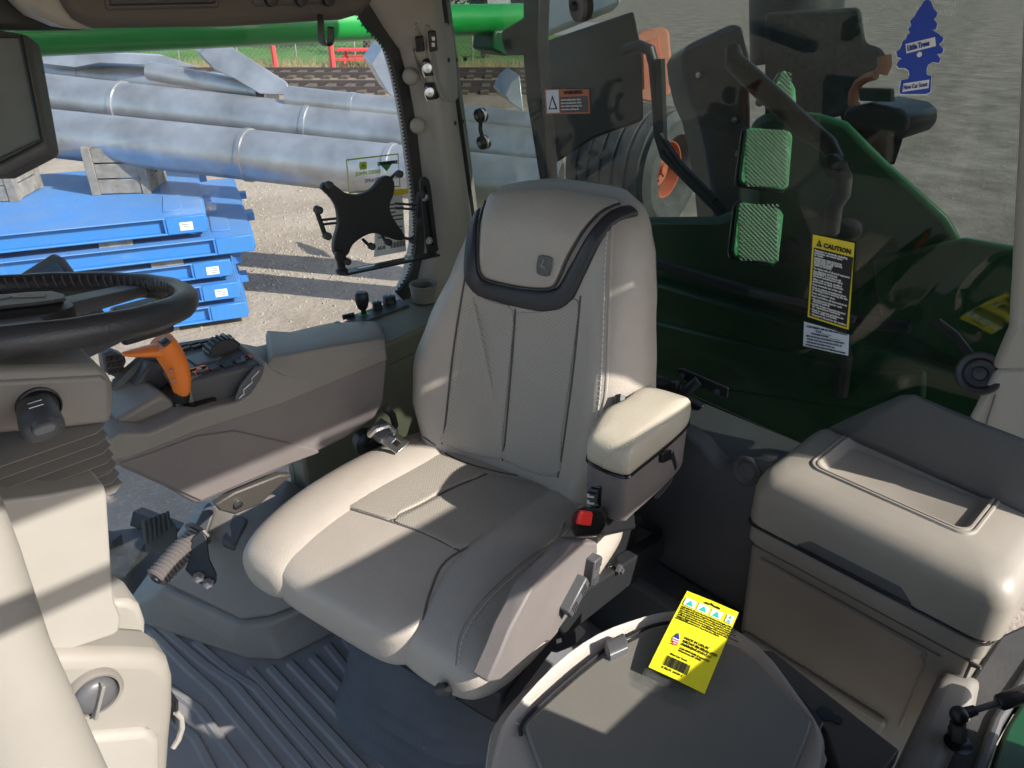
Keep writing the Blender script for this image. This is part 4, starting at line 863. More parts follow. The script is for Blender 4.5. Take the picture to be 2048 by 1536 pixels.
M().lathe(A_.lerp(B_,.32)+V((0,0,.0)), (0,0,1), [(0,.014),(.002,.014),(.0025,.009),(.008,.009),(.009,0)], 6).build('bolt', MT['steel'], tm)
M().lathe(B_+V((0,0,0)), (0,0,1), [(0,.014),(.006,.014),(.010,.009),(.028,.010),(.034,.013),(.045,.013),(.05,.008)], 16).build('ball_joint', MT['black'], tm)
# ================================================================ cooler box
def rrect(x0, x1, y0, y1, r, z, k=5):
    out = []
    for (cx_, cy_, a0) in ((x1-r,y0+r,-90),(x1-r,y1-r,0),(x0+r,y1-r,90),(x0+r,y0+r,180)):
        for j in range(k+1):
            a = R(a0+90*j/k); out.append(V((cx_+r*math.cos(a), cy_+r*math.sin(a), z)))
    return out
ck = thing('cooler_box', (1.22,.29,0), 'warm grey refrigerator cooler box with recessed tray lid behind the folded seat', 'cooler')
m = M(); m.loft([rrect(1.105,1.335,.11,.475,.02,.0), rrect(1.098,1.335,.10,.485,.02,.25), rrect(1.090,1.335,.095,.492,.02,.455), rrect(1.083,1.335,.088,.498,.022,.465), rrect(1.083,1.335,.088,.498,.022,.500)])
bd = m.build('body', MT['cooler'], ck, smooth=35)
LX0, LX1, LY0, LY1 = 1.078,1.332,.078,.506
def lr(i0, ib, il, ir, z, r=.035): return rrect(LX0+i0, LX1-ib, LY0+il, LY1-ir, r, z)
TX0, TX1, TY0, TY1 = 1.160,1.316,.172,.438
m = M(); m.loft([lr(.004,0,.004,.004,.505),lr(0,0,0,0,.510),lr(0,0,0,0,.572),lr(.003,.0,.003,.002,.588),lr(.010,.0,.010,.007,.602),lr(.024,.0,.022,.015,.612),lr(.046,.002,.042,.028,.618),
    rrect(TX0-.006,TX1+.006,TY0-.006,TY1+.006,.026,.622),rrect(TX0-.004,TX1+.004,TY0-.004,TY1+.004,.025,.626),rrect(TX0-.001,TX1+.001,TY0-.001,TY1+.001,.024,.626),rrect(TX0+.001,TX1-.001,TY0+.001,TY1-.001,.023,.622),
    rrect(TX0+.003,TX1-.003,TY0+.003,TY1-.003,.022,.626),rrect(TX0+.006,TX1-.006,TY0+.006,TY1-.006,.021,.626),rrect(TX0+.008,TX1-.008,TY0+.008,TY1-.008,.020,.622),rrect(TX0+.015,TX1-.017,TY0+.017,TY1-.017,.014,.609),rrect(TX0+.018,TX1-.020,TY0+.020,TY1-.020,.012,.6075)])
lid = m.build('lid', MT['cooler'], ck, smooth=38)
M().tube(rrect(1.0795,1.335,.084,.502,.022,.503)+[rrect(1.0795,1.335,.084,.502,.022,.503)[0]], .0022, 6).build('lid_seal', MT['black'], ck)
fxx = 1.0765
M().prism([V((fxx,y,z)) for y,z in ((.400,.512),(.378,.534),(.222,.534),(.200,.512))], V((.008,0,0))).build('recess_shade', MT['dkgrey'], lid, bevel=.002)  # dark flush plates imitate the shade of a handle recess left uncut
M().prism([V((fxx-.002,y,z)) for y,z in ((.405,.506),(.395,.513),(.205,.513),(.195,.506))], V((.01,0,0))).build('slot_shade', MT['gloss'], lid, bevel=.001)
M().tube([V((1.0825,.14,.44)),V((1.0835,.30,.44)),V((1.0835,.46,.44))], .0015, 5).build('panel_line', MT['seam'], bd)
# inset front panel with soft outline
for pts in ([(.47,.425),(.19,.425),(.165,.41),(.158,.38),(.16,.23)],[(.485,.455),(.115,.455),(.102,.445),(.100,.42),(.105,.02)]):
    q = [V((1.0975-(z-.25)*.037 if z > .25 else 1.0985, y, z)) for y,z in smooth_path(pts,4)]
    M().tube(q, .0026, 6).build('panel_line', MT['seam'] if pts[0][1] > .45 else MT['cooler'], bd)
M().box((1.082,.18,.20),(1.102,.47,.235)).build('lower_step', MT['cooler'], bd, bevel=.008)
M().lathe(P(2044,1003,Z=.622), (0,0,1), [(0,.012),(.003,.012),(.004,.008),(.002,0)], 14).build('lid_plug', MT['dkgrey'], lid)

# ================================================================ folded passenger seat
bz = .50
bud = thing('folded_passenger_seat', P(1350,1400,Z=.3), 'folded tan passenger seat with dark grey panel back, beside the door', 'seat')
blk = [(975,1560),(990,1490),(1012,1438),(1102,1340),(1190,1276),(1285,1240),(1345,1228),(1400,1228),(1520,1300),(1600,1400),(1645,1470),(1650,1520),(1630,1600),(1560,1720),(1000,1720)]
q = [P(a,b,Z=bz-.004) for a,b in smooth_path(blk+[blk[0]],3)[:-1]]; cq = sum(q, V((0,0,0)))/len(q)
m = M(); m.loft([[cq+(p-cq)*f+V((0,0,h)) for p in q] for f,h in ((.93,-.10),(.985,-.085),(1.0,-.05),(1.0,-.014),(.988,.005),(.968,.012),(.945,.006),(.6,0))])
bb = m.build('backrest', MT['leather'], bud, smooth=60); bbt = bvh(m)
pnl = [(1050,1456),(1066,1430),(1190,1322),(1285,1268),(1325,1254),(1352,1252),(1480,1294),(1560,1372),(1616,1432),(1623,1450),(1606,1500),(1560,1600),(1500,1700),(1160,1700),(1090,1560)]
M().prism([P(a,b,Z=bz+.010) for a,b in smooth_path(pnl+[pnl[0]],3)[:-1]], (0,0,-.016)).build('back_panel', mat('panel_grey', (.165,.155,.135), .45, bump=.2, bs=600, var=.05, dust=.08), bud, bevel=.004, seg=2)
m = M(); q2 = [P(a,b,Z=bz+.006) for a,b in smooth_path([(1042,1470),(1056,1432),(1186,1316),(1280,1262),(1325,1247),(1356,1246)],5)]
m.tube(q2, .003, 6); m.build('panel_edge', MT['black'], bud)
stitches(bbt, [(1030,1445),(1045,1452),(1058,1450)], 'stitching', MT['thread'], bb, step=.005)
M().sell([P(1212,1308,Z=bz+.012),P(1216,1304,Z=bz+.012),P(1250,1288,Z=bz+.012),P(1254,1286,Z=bz+.012)], (V((.6,.8,0)),ZV), [(.010,.004),(.016,.010),(.016,.010),(.010,.004)], 14, 4).build('latch', MT['emblem'].copy(), bud)
lm = bud.children[-1]
cu = [(960,1600),(975,1480),(992,1438),(1040,1382),(1100,1342),(1180,1318),(1260,1330),(1300,1700),(960,1700)]
q = [P(a,b,Z=.40) for a,b in smooth_path(cu+[cu[0]],3)[:-1]]; cq = sum(q, V((0,0,0)))/len(q)
M().loft([[cq+(p-cq)*f+V((0,0,h)) for p in q] for f,h in ((.95,-.10),(1.0,-.08),(1.0,-.03),(.985,-.01),(.95,0),(.5,.004))]).build('seat_cushion', MT['leather'], bud, smooth=60)
M().prism([P(a,b,Z=bz-.02) for a,b in [(1500,1300),(1545,1300),(1800,1500),(1760,1560),(1700,1600),(1650,1460)]], (0,0,-.03)).build('side_rail', MT['tan'], bud, bevel=.003)
M().prism([P(a,b,Z=bz-.004) for a,b in [(1492,1296),(1508,1298),(1622,1412),(1648,1445),(1636,1470),(1618,1480),(1624,1445)]], (0,0,-.02)).build('hinge_plate', MT['black'], bud, bevel=.002)
for x,y,r in ((1651,1428,.012),(1674,1440,.0075)): M().lathe(P(x,y,Z=bz-.0195), (0,0,1), [(0,r),(.001,r),(.0012,0)], 16).build('bolt_hole', MT['gloss'], bud)
M().loft([[P(a,b,Z=z) for a,b in [(1640,1560),(1665,1490),(1695,1460),(1720,1462),(1770,1500),(1765,1620),(1640,1640)]] for z in (.30,.44,.455)]).build('belt_anchor', MT['black'], bud, bevel=.012, seg=3)

# ================================================================ door sill, strut
sl = thing('door_sill', P(1850,1480,Z=.2), 'grey sill trim with rubber edge at the left door opening', 'sill')
M().loft([[P(1752,1600,Z=.40),P(1872,1350,Z=.40),P(1890,1341,Z=.40),P(1966,1358,Z=.40),P(1955,1420,Z=.40),P(1850,1640,Z=.40)],[P(1775,1600,Z=.425),P(1886,1360,Z=.425),P(1902,1352,Z=.425),P(1950,1362,Z=.425),P(1935,1420,Z=.425),P(1835,1640,Z=.425)]]).build('trim_strip', MT['grey'], sl, bevel=.010, seg=3)
M().prism([P(a,b,Z=.392) for a,b in [(1780,1640),(1940,1360),(2000,1270),(2200,1180),(2200,1500),(2050,1380),(1900,1640)]], (0,0,-.06)).build('carpet_ledge', MT['rubber'], sl, bevel=.006)
M().prism([P(a,b,Z=.402) for a,b in [(1905,1640),(1985,1430),(2080,1290),(2100,1300),(2010,1440),(1940,1640)]], (0,0,-.05)).build('rubber_edge', MT['dkgrey'], sl, bevel=.006)
M().prism([P(a,b,Z=.396) for a,b in [(1945,1640),(2014,1450),(2104,1310),(2300,1400),(2200,1640)]], (0,0,-.08)).build('green_panel', MT['shade_green'], sl, bevel=.006)  # darker green puts the sill's shade into the colour
st = thing('gas_strut', P(1912,1480,Z=.41), 'black door gas strut with ball joint at lower right', 'gas strut')
b0, b1 = P(1914,1478,Z=.425), P(1916,1440,Z=.455)
M().lathe(P(1916,1487,Z=.4265), (0,0,1), [(0,.019),(.001,.019),(.0012,0)], 20).build('mount_hole', MT['gloss'], st)
M().lathe(b0, b1-b0, [(-.004,.0125),(.018,.0125),(.021,.0105),(.028,.0105)], 6).build('stud', MT['black'], st)
bc = P(1918,1430,Z=.465)
m = M(); m.lathe(bc-V((0,0,.013)), (0,0,1), [(.013*(1-math.cos(math.pi*k/8)), .0125*math.sin(math.pi*k/8)+.0003) for k in range(9)], 18); m.build('ball_socket', MT['black'], st)
e1, e2 = P(2000,1405,Z=.478), P(2120,1362,Z=.50)
M().tube([bc, bc.lerp(e1,.4)], [.009,.007], 12).build('rod_end', MT['black'], st)
M().tube([bc.lerp(e1,.3), e1.lerp(e2,.2)], .0045, 12).build('rod', MT['emblem'], st)
M().lathe(e1-(e2-e1).normalized()*.004, e2-e1, [(0,.008),(.004,.0115),(.025,.012),((e2-e1).length,.012)], 18).build('cylinder', MT['black'], st)

# ================================================================ freshener packaging on the panel
ek = thing('freshener_card', P(1390,1300,Z=.51), 'bright yellow air freshener packaging card on the folded seat', 'card')
bl_ = P(1297,1335,Z=.528); br_ = P(1409,1388,Z=.524); tl_ = P(1394,1194,Z=.535)
fx_ = frame(bl_, br_-bl_, tl_-bl_); cw = (br_-bl_).length; chh = (tl_-bl_).dot((fx_.to_3x3()@V((0,1,0))))
def cd3(x, y, z=0.0): return fx_ @ V((x*cw, y*chh, z + .006*math.sin(y*2.6)))
nx_, ny_ = 2, 10
out_ = [(.03,0),(.97,0),(1,.02),(1,.5),(1,.97),(.5,1.0),(.0,1.0),(0,.5),(0,.02)]
m = M(); rows = []
for j in range(ny_+1):
    rows.append([cd3(0,j/ny_),cd3(.5,j/ny_,.001),cd3(1,j/ny_),cd3(1,j/ny_,.0012),cd3(.5,j/ny_,.0022),cd3(0,j/ny_,.0012)])
m.loft(rows); card = m.build('backing_card', MT['yellow'], ek, smooth=30)
def cdp(poly, z, nm, mt_): return M().prism([cd3(x,y,z) for x,y in poly], (fx_.to_3x3()@V((0,0,1)))*.0004).build(nm, mt_, card, smooth=0)
hz = .0026
cdp([(.36,.925),(.40,.95),(.46,.945),(.50,.965),(.56,.945),(.62,.95),(.68,.945),(.68,.925),(.56,.925),(.54,.93),(.50,.935),(.46,.925)], hz, 'hang_hole', MT['ink'])
for k, w in enumerate((.21,.21,.20)):
    x0 = .05+.255*k; cdp([(x0,.80),(x0+w,.795),(x0+w,.90),(x0,.905)], hz, 'picture_box', MT['white'])
    cdp([(x0+w*.2,.81),(x0+w*.85,.81),(x0+w*.7,.84),(x0+w*.6,.87),(x0+w*.5,.88),(x0+w*.35,.845)], hz+.0006, 'tree_picture', MT['teal'])
for y0 in (.86,.805): 
    cdp([(.84,y0),(.97,y0-.003),(.97,y0+.048),(.84,y0+.05)], hz, 'picture_box', MT['white']); cdp([(.87,y0+.006),(.94,y0+.006),(.905,y0+.04)], hz+.0006, 'tree_picture', MT['teal'])
tm_ = lambda x, y, z=hz: Matrix.Translation(cd3(x,y,z)-fx_.to_translation()) @ fx_
lines = ["Instructions: Cut pouch and pull freshener through notch a", "little more each week. Hang tree freely where it will not touch", "any surface. Instructions: Couper le sachet et tirer un peu plus", "chaque semaine. Suspendre librement. Ne pas laisser toucher les", "surfaces. Instrucciones: cortar la bolsa y sacar un poco cada", "semana. Colgar libremente. CAUTION: keep out of reach of children", "ATTENTION: garder hors de portee des enfants."]
for k, ln in enumerate(lines):
    text(ln, .0043, tm_(.05,.765-.027*k), 'print_line', MT['ink'], card, sx=cw*.9/(.0043*.49*len(ln)) if False else .78)
text("MADE IN USA BY\nHECHO EN EE.UU. POR\nFABRIQUE AUX E.-U.", .0062, tm_(.34,.42), 'print_line', MT['ink'], card, sx=.8)
text("CAR-FRESHNER Corporation\nWatertown, NY 13601", .0045, tm_(.34,.30), 'print_line', MT['ink'], card, sx=.8)
text("New Car Scent", .005, tm_(.24,.205), 'print_line', MT['ink'], card, sx=.8)
random.seed(3); x = .2
while x < .62:
    w = random.choice((.006,.010,.016)); cdp([(x,.08),(x+w,.08),(x+w,.185),(x,.185)], hz, 'bar', MT['ink']); x += w+random.choice((.006,.009,.013))
text("0 76171 10189 5", .005, tm_(.2,.045), 'print_line', MT['ink'], card, sx=.9)
fl = cdp([(.155,.345),(.175,.36),(.15,.375),(.20,.44),(.21,.45),(.22,.44),(.29,.37),(.27,.36),(.30,.345),(.245,.335),(.245,.31),(.2,.31),(.2,.335)], hz, 'flag_tree', MT['white'])
cdp([(.165,.385),(.20,.44),(.21,.45),(.22,.44),(.275,.385)], hz+.0008, 'flag_field', MT['blueink'])
for y0 in (.312,.336,.36): cdp([(.17,y0),(.28,y0),(.28,y0+.011),(.17,y0+.011)], hz+.0006, 'flag_stripe', MT['redink'])
pk = thing('clear_pouch', P(1340,1390,Z=.51), 'clear plastic pouches sticking out under the yellow card', 'pouch')
for k in range(2):
    dy = .004+.014*k
    m = M(); rows = []
    for i in range(9):
        f = i/8; wv = .0016*math.sin(i*1.9+k*1.3)
        rows.append([fx_@V((cw*(.02+.96*f)+.003*k-.006, -.012-dy*.9+wv, -.004-.0035*k+wv)), fx_@V((cw*(.02+.96*f)+.003*k-.006,.11,-.003-.003*k)), fx_@V((cw*(.02+.96*f)+.003*k-.006,.11,-.0025-.003*k)), fx_@V((cw*(.02+.96*f)+.003*k-.006, -.012-dy*.9+wv, -.0035-.0035*k+wv))])
    m.loft(rows); m.build('pouch_film', MT['clear'], pk, smooth=30)

# ================================================================ labels on the rear glass
def glabel(tl, tr, br, bl, name, mt, label, cat, off=.003, th=.0006):
    q = [RG(*p,off) for p in (tl,tr,br,bl)]
    o = M().prism(q, -RGn*th).build(name, mt, smooth=0); tag(o, label, cat)
    fx2 = aff(q[3]-RGn*(th+.0004), q[2]-q[3], q[0]-q[3]); return o, fx2, (q[2]-q[3]).length, (q[0]-q[3]).length
cl, cf, w, h = glabel((1628,468),(1711,485),(1699,658),(1617,632), 'caution_label', MT['yellow2'], 'yellow and black caution label on the rear window', 'label')
def fl_rect(fx2, par, x0, y0, x1, y1, nm, mt_, z=.0003): return M().prism([fx2@V(p) for p in ((x0,y0,z),(x1,y0,z),(x1,y1,z),(x0,y1,z))], (fx2.to_3x3()@V((0,0,1)))*.0003).build(nm, mt_, par, smooth=0)
fl_rect(cf, cl, w*.05, h*.025, w*.95, h*.86, 'black_field', MT['ink'])
T_ = lambda fx2, x, y, z=.0012: fx2 @ Matrix.Translation((x,y,z))
text("CAUTION", w*.15, T_(cf,w*.27,h*.89), 'heading', MT['ink'], cl, bold=.0004, fit=w*.62)
M().prism([cf@V(p) for p in ((w*.10,h*.885,.0004),(w*.23,h*.885,.0004),(w*.165,h*.965,.0004))], (cf.to_3x3()@V((0,0,1)))*.0004).build('warning_triangle', MT['ink'], cl, smooth=0)
text("!", w*.10, T_(cf,w*.15,h*.895), 'exclamation', MT['yellow2'], cl)
ct2 = ["Exposure to chemicals, including","pesticides, can cause injury","or death.","","UNDERSTAND CABIN FILTRATION","SYSTEM LEVEL OF THIS CAB FOR","PROTECTIONS AGAINST","CHEMICAL EXPOSURE.","","To reduce risk of chemical exposure:","","Wear PERSONAL PROTECTIVE","EQUIPMENT in accordance with","chemical manufacturer's label.","","Allow only trained, certified","applicators to apply chemicals.","","Keep chemicals out of the cab.","","Clean or remove contaminated shoes","or clothing before entering the cab.","","Keep cab interior clean.","","Read and follow all instructions in:","","• Manufacturer's label for each","  chemical applied;","","• US EPA Worker Protection Standard","  for Agricultural Pesticides;","","• State or regional guidelines for","  worker safety and health;","","• Operator's Manual for this machine."]
y = h*.825
for ln in ct2:
    if ln: text(ln, w*.066, T_(cf,w*.075,y), 'print_line', MT['white'], cl, bold=.00012, fit=w*.0235*len(ln)); y -= h*.0265
    else: y -= h*.012
l2, f2, w, h = glabel((1610,642),(1700,668),(1698,710),(1608,690), 'filter_label', MT['frost'], 'small white cab filter label below the caution label', 'label')
for k, (x, ln, s_) in enumerate(((.07,"CAB FRESH AIR FILTER INSTALLED",.062),(.28,"DATE ________",.055),(.18,"MACHINE HOURS __________",.055),(.07,"REPLACE FILTER (WHICHEVER COMES FIRST)",.046),(.09,"WITHIN ONE YEAR OF INSTALLATION, OR",.046),(.09,"WITHIN 500 MACHINE HOURS, OR",.046),(.06,"SOONER IF FILTER MANUFACTURER RECOMMENDS",.046))):
    text(ln, w*s_, T_(f2,w*x,h*(.82-.125*k)), 'print_line', MT['ink'], l2, fit=w*min(.9,len(ln)*s_*.48))
l3, f3, w, h = glabel((1091,177),(1180,178),(1182,226),(1094,228), 'warning_label', MT['rust'], 'orange bordered warning label on the far left of the rear window', 'label')
fl_rect(f3, l3, w*.04, h*.06, w*.33, h*.94, 'picture_field', MT['frost']); fl_rect(f3, l3, w*.36, h*.06, w*.97, h*.66, 'text_field', mat('label_slate',(.07,.07,.09),.5))
M().prism([f3@V(p) for p in ((w*.08,h*.2,.0008),(w*.29,h*.2,.0008),(w*.185,h*.75,.0008))], RGn*-.0003).build('triangle', MT['ink'], l3, smooth=0)
M().prism([f3@V(p) for p in ((w*.12,h*.25,.0014),(w*.25,h*.25,.0014),(w*.185,h*.62,.0014))], RGn*-.0003).build('triangle_field', MT['frost'], l3, smooth=0)
text("WARNING", w*.085, T_(f3,w*.45,h*.75), 'heading', MT['ink'], l3)
for k, ln in enumerate(("Avoid crushing injury. Keep","clear of moving parts. Close","doors before operating. Use","steps when entering cab.")): text(ln, w*.04, T_(f3,w*.38,h*(.52-.12*k)), 'print_line', MT['white'], l3)
q0 = RG(1912,30,.003); rx = (RG(1880,27,.003)-q0); ry = RG(1912,10,.003)-q0
gmk = None
for k, (ln, s_) in enumerate((("PILKINGTON",.009),("E 000043",.007),("AS2 M-117 DOT",.007),("43R-001106",.008))):
    fxk = frame(q0+ry.normalized()*.013*k, rx, ry)
    if gmk is None:
        gmk = text(ln, s_, fxk, 'glass_mark', MT['white'], None); tag(gmk, 'tiny white maker marks etched at the top of the rear window', 'glass mark')
    else: text(ln, s_, fxk, 'mark_line', MT['white'], gmk)
# side window decals
sd_ = [P(a,b,Y=YW-.002) for a,b in ((693,320),(796,308),(800,372),(698,386))]
dm = M(); n4 = [sd_[0],sd_[1],sd_[2],sd_[3],sd_[0]]
dm.tube(n4, .0018, 4); dmo = dm.build('support_decal', mat('decal_lime',(.45,.55,.05),.5)); tag(dmo, 'thin yellow outlined dealer decal on the side window above the tablet holder', 'decal')
fxd = aff(sd_[3]+V((0,-.001,0)), sd_[2]-sd_[3], sd_[0]-sd_[3]); w, h = (sd_[2]-sd_[3]).length, (sd_[0]-sd_[3]).length
lime = dmo.data.materials[0]; dgr = mat('decal_green',(.05,.28,.06),.5)
text("JOHN DEERE", w*.085, T_(fxd,w*.14,h*.50,.0005), 'maker_name', lime, dmo, bold=.0003)
text("SPRAYER SUPPORT", w*.085, T_(fxd,w*.30,h*.25,.0005), 'support_line', MT['emblem'], dmo)
M().prism([fxd@V((w*a,h*b,.0004)) for a,b in ((.22,.70),(.24,.66),(.34,.66),(.36,.70),(.36,.86),(.34,.90),(.24,.90),(.22,.86))], (0,-.0006,0)).build('maker_badge', lime, dmo, smooth=0)
M().prism([fxd@V((w*a,h*b,.0018)) for a,b in ((.25,.72),(.29,.76),(.33,.74),(.31,.79),(.28,.86),(.27,.80))], (0,-.0004,0)).build('badge_mark', dgr, dmo, smooth=0)
M().prism([fxd@V((w*a,h*b,.0004)) for a,b in ((.57,.84),(.90,.84),(.74,.52))], (0,-.0006,0)).build('dealer_triangle', dgr, dmo, smooth=0)
text("LANDMARK", w*.075, T_(fxd,w*.56,h*.74,.0025), 'dealer_name', MT['ink'], dmo, bold=.0006)
wl_ = [P(a,b,Y=YW-.003) for a,b in ((752,382),(803,376),(812,502),(748,514))]
wlo = M().prism(wl_, (0,-.0006,0)).build('document_label', MT['white'], smooth=0); tag(wlo, 'white printed label with yellow top behind the tablet holder', 'label')
fxw = aff(wl_[3]+V((0,-.001,0)), wl_[2]-wl_[3], wl_[0]-wl_[3]); w, h = (wl_[2]-wl_[3]).length, (wl_[0]-wl_[3]).length
fl_rect(fxw, wlo, w*.3, h*.9, w*.98, h*.985, 'yellow_strip', MT['yellow2'])
for k in range(9): fl_rect(fxw, wlo, w*.1, h*(.28+.06*k), w*(.85 if k % 3 else .6), h*(.28+.06*k)+.003, 'print_line', MT['ink'])
for k in range(14): fl_rect(fxw, wlo, w*(.5+.033*k), h*.09, w*(.5+.033*k)+w*(.012+.01*(k%3==0)), h*.18, 'bar', MT['ink'])
text("ADB", w*.13, T_(fxw,w*.08,h*.10,.0006), 'logo_text', MT['ink'], wlo)

# ================================================================ hanging tree freshener
Xf = 1.20
def FR(px, py, o_=0.0): return P(px,py,X=Xf+o_)
tree_px = [(1855,-2),(1862,3),(1868,18),(1875,25),(1873,34),(1868,38),(1875,48),(1872,58),(1864,60),(1878,68),(1887,76),(1884,84),(1878,88),(1887,98),(1884,107),(1874,108),(1881,118),(1878,126),(1866,124),(1856,130),(1853,140),(1854,150),(1863,152),(1861,184),(1852,188),(1802,188),(1799,184),(1803,160),(1816,158),(1819,150),(1818,141),(1810,136),(1798,136),(1793,130),(1797,122),(1804,117),(1795,114),(1793,103),(1800,98),(1803,92),(1806,82),(1812,78),(1815,70),(1820,66),(1817,58),(1823,51),(1820,42),(1828,34),(1835,22),(1842,12),(1848,2)]
af = thing('tree_air_freshener', FR(1830,188), 'blue tree-shaped air freshener card hanging by the rear window', 'air freshener')
cxp = sum(a for a,b in tree_px)/len(tree_px); cyp = sum(b for a,b in tree_px)/len(tree_px)
M().prism([FR(cxp+(a-cxp)*1.03-1,cyp+(b-cyp)*1.015+1) for a,b in tree_px], (.0018,0,0)).build('white_backing', MT['white'], af, smooth=0)
M().prism([FR(a,b,-.0006) for a,b in tree_px], (-.0006,0,0)).build('blue_face', MT['blue_card'], af, smooth=0)
for pq, tx_, sz, bo in (([(1811,88),(1870,74),(1872,92),(1813,107)],"Little Trees",.0105,.0004),([(1807,167),(1859,159),(1857,176),(1805,184)],"New Car Scent",.0068,0)):
    q = [FR(a,b,-.0016) for a,b in pq]; bo_ = M().prism(q, (-.0004,0,0)).build('name_band', MT['white'], af, smooth=0)
    f_ = frame(q[3]+V((-.0009,0,0)), q[2]-q[3], q[0]-q[3]); wq, hq = (q[2]-q[3]).length, (q[0]-q[3]).length
    text(tx_, hq*.78, f_ @ Matrix.Translation((wq*.05,hq*.24,.0003)), 'name_print', MT['blueink'], bo_, bold=bo, sx=wq*.9/(hq*.78*len(tx_)*.47))
M().lathe(FR(1839,109,-.0014), (-1,0,0), [(0,.0035),(.0004,.0035),(.0004,.0025),(.0003,.0025)], 14).build('registered_mark', MT['white'], af)
M().tube([FR(1850,6),FR(1856,-12),FR(1864,-40)], .0006, 5).build('string', MT['white'], af)

# ================================================================ wiper motor and glass fittings
wm = thing('wiper_motor', RG(1400,760,.02), 'black wiper motor bracket at the bottom of the rear window', 'wiper motor')
M().tube([RG(1300,735,.05),RG(1308,737,.05),RG(1375,760,.05),RG(1382,763,.05)], [.014,.020,.020,.014], 18).build('motor_tube', MT['black'], wm)
M().prism([RG(a,b,.03) for a,b in [(1375,724),(1382,724),(1474,762),(1472,782),(1376,742)]], RGn*-.006).build('plate', MT['dsteel'], wm, bevel=.002)
for x,y in ((1384,737),(1453,768)): M().lathe(RG(x,y,.036), -RGn, [(0,.007),(.005,.007),(.006,0)], 6).build('bolt', MT['emblem'], wm)
M().tube([RG(1418,745,.04),RG(1405,758,.055),RG(1394,768,.06)], .012, 10).build('pivot_shaft', MT['dsteel'], wm)
M().tube([RG(1382,740,.06),RG(1385,770,.065),RG(1376,790,.065)], .010, 8).build('crank', MT['black'], wm)
M().prism([RG(a,b,.03) for a,b in [(1365,775),(1390,775),(1430,795),(1415,808),(1375,802)]], RGn*-.02).build('foot_bracket', MT['black'], wm, bevel=.004)
m = M().tube([RG(970,228,.014),RG(969,255,.014),RG(975,282,.014)], .005, 8); sc_ = m.build('hinge_link', MT['black'], rw)
for y in (228,282):
    M().lathe(RG(970+(y-228)*.1,y,.004), -RGn, [(0,.017),(.004,.018),(.008,.0175),(.010,.012),(.010,0)], 24).build('pad', MT['steel'], sc_)
    M().lathe(RG(968+(y-228)*.1,y,.012), -RGn, [(0,.0165),(.008,.016),(.010,.012),(.010,0)], 24).build('cap', MT['black'], sc_)
    M().lathe(RG(967+(y-228)*.1,y,.022), -RGn, [(0,.006),(.003,.005),(.0032,0)], 6).build('screw', MT['steel'], sc_)
kb = M(); kb.lathe(RG(1166,8,.02), V((-.75,.25,-.1)), [(-.02,.018),(-.012,.030),(0,.030),(.003,.022),(.003,0)], 28)
ko = kb.build('latch_knob', MT['emblem'], rw)
M().lathe(RG(1166,8,.024), V((-.75,.25,-.1)), [(0,.010),(.008,.008),(.009,0)], 6).build('nut', MT['dsteel'], ko)
M().lathe(RG(1172,8,.0), V((-.75,.25,-.1)), [(0,.029),(.012,.031),(.014,.02)], 24).build('rubber_ring', MT['rubber'], ko)
rg_ = M(); c_ = RG(1965,742,.01); rg_.lathe(c_, V((-.8,-.1,.35)), [(0,.034),(.01,.036),(.014,.033),(.012,.026),(.004,.022),(.003,.012),(.012,.010),(.013,0)], 28)
go = rg_.build('hose_grommet', MT['black']); tag(go, 'black round rubber grommet at the lower right of the rear window', 'grommet')
M().tube([c_+V((.0,.01,.01)),RG(1930,720,-.02),RG(1890,690,-.04),RG(1850,668,-.05)], .008, 8).build('hose', MT['dkgrey'], go)
# ================================================================ outside: yard
GZ = -1.9
def sheet(name, mt, z, rects):
    m = M()
    for pts in rects: m.add([V((p[0],p[1],z)) for p in pts], [list(range(len(pts)))])
    return FULL(m.build(name, mt, smooth=0, loc=(0,0,z)))
sheet('ground', MT['ground'], GZ, [[(-300,-300),(300,-300),(300,300),(-300,300)]])
sheet('gravel_yard', MT['gravel'], GZ+.004, [[B(1.2,5),B(60,-20),B(200,40),B(120,200),B(16,200),B(4,40)]])
sheet('grass_lawn', MT['grass'], GZ+.008, [[B(-90,34),B(5,34),B(7,52),B(-90,52)]])
sheet('grass_verge', MT['dry'], GZ+.008, [[B(-90,31.6),B(4.5,31.6),B(5,33.9),B(-90,33.9)]])
sheet('road', MT['road'], GZ+.008, [[B(-90,53),B(8,53),B(9,66),B(-90,66)]])
rb = FULL(M().prism([B(-80,22.3,GZ),B(-80,22.9,GZ+.25),B(-80,29.6,GZ+.25),B(-80,30.4,GZ)], B(84,0)).build('railway_bed', MT['ballast'], smooth=0))
for f in (23.6,25.1,27.3,28.8):
    tag(M().prism([B(-80,f-.05,GZ+.26),B(-80,f-.05,GZ+.42),B(-80,f+.05,GZ+.42),B(-80,f+.05,GZ+.26)], B(84,0)).build('rail', MT['railsteel'], rb, smooth=0))
m0 = None
for k in range(60):
    for f in (24.35,28.05):
        c_ = B(-32+.6*k, f, GZ+.27)
        if m0 is None:
            m = M(); m.cbox(V((0,0,0)), (.24,2.5,.14), (V((cs,-cc,0)),V((cc,cs,0)),ZV)); m0 = m.build('sleeper', MT['bark'], smooth=0, loc=(0,0,0)); m0.parent = rb; m0.location = c_-origin[rb]
        else:
            o = m0.copy(); col.objects.link(o); o.location = c_-origin[rb]
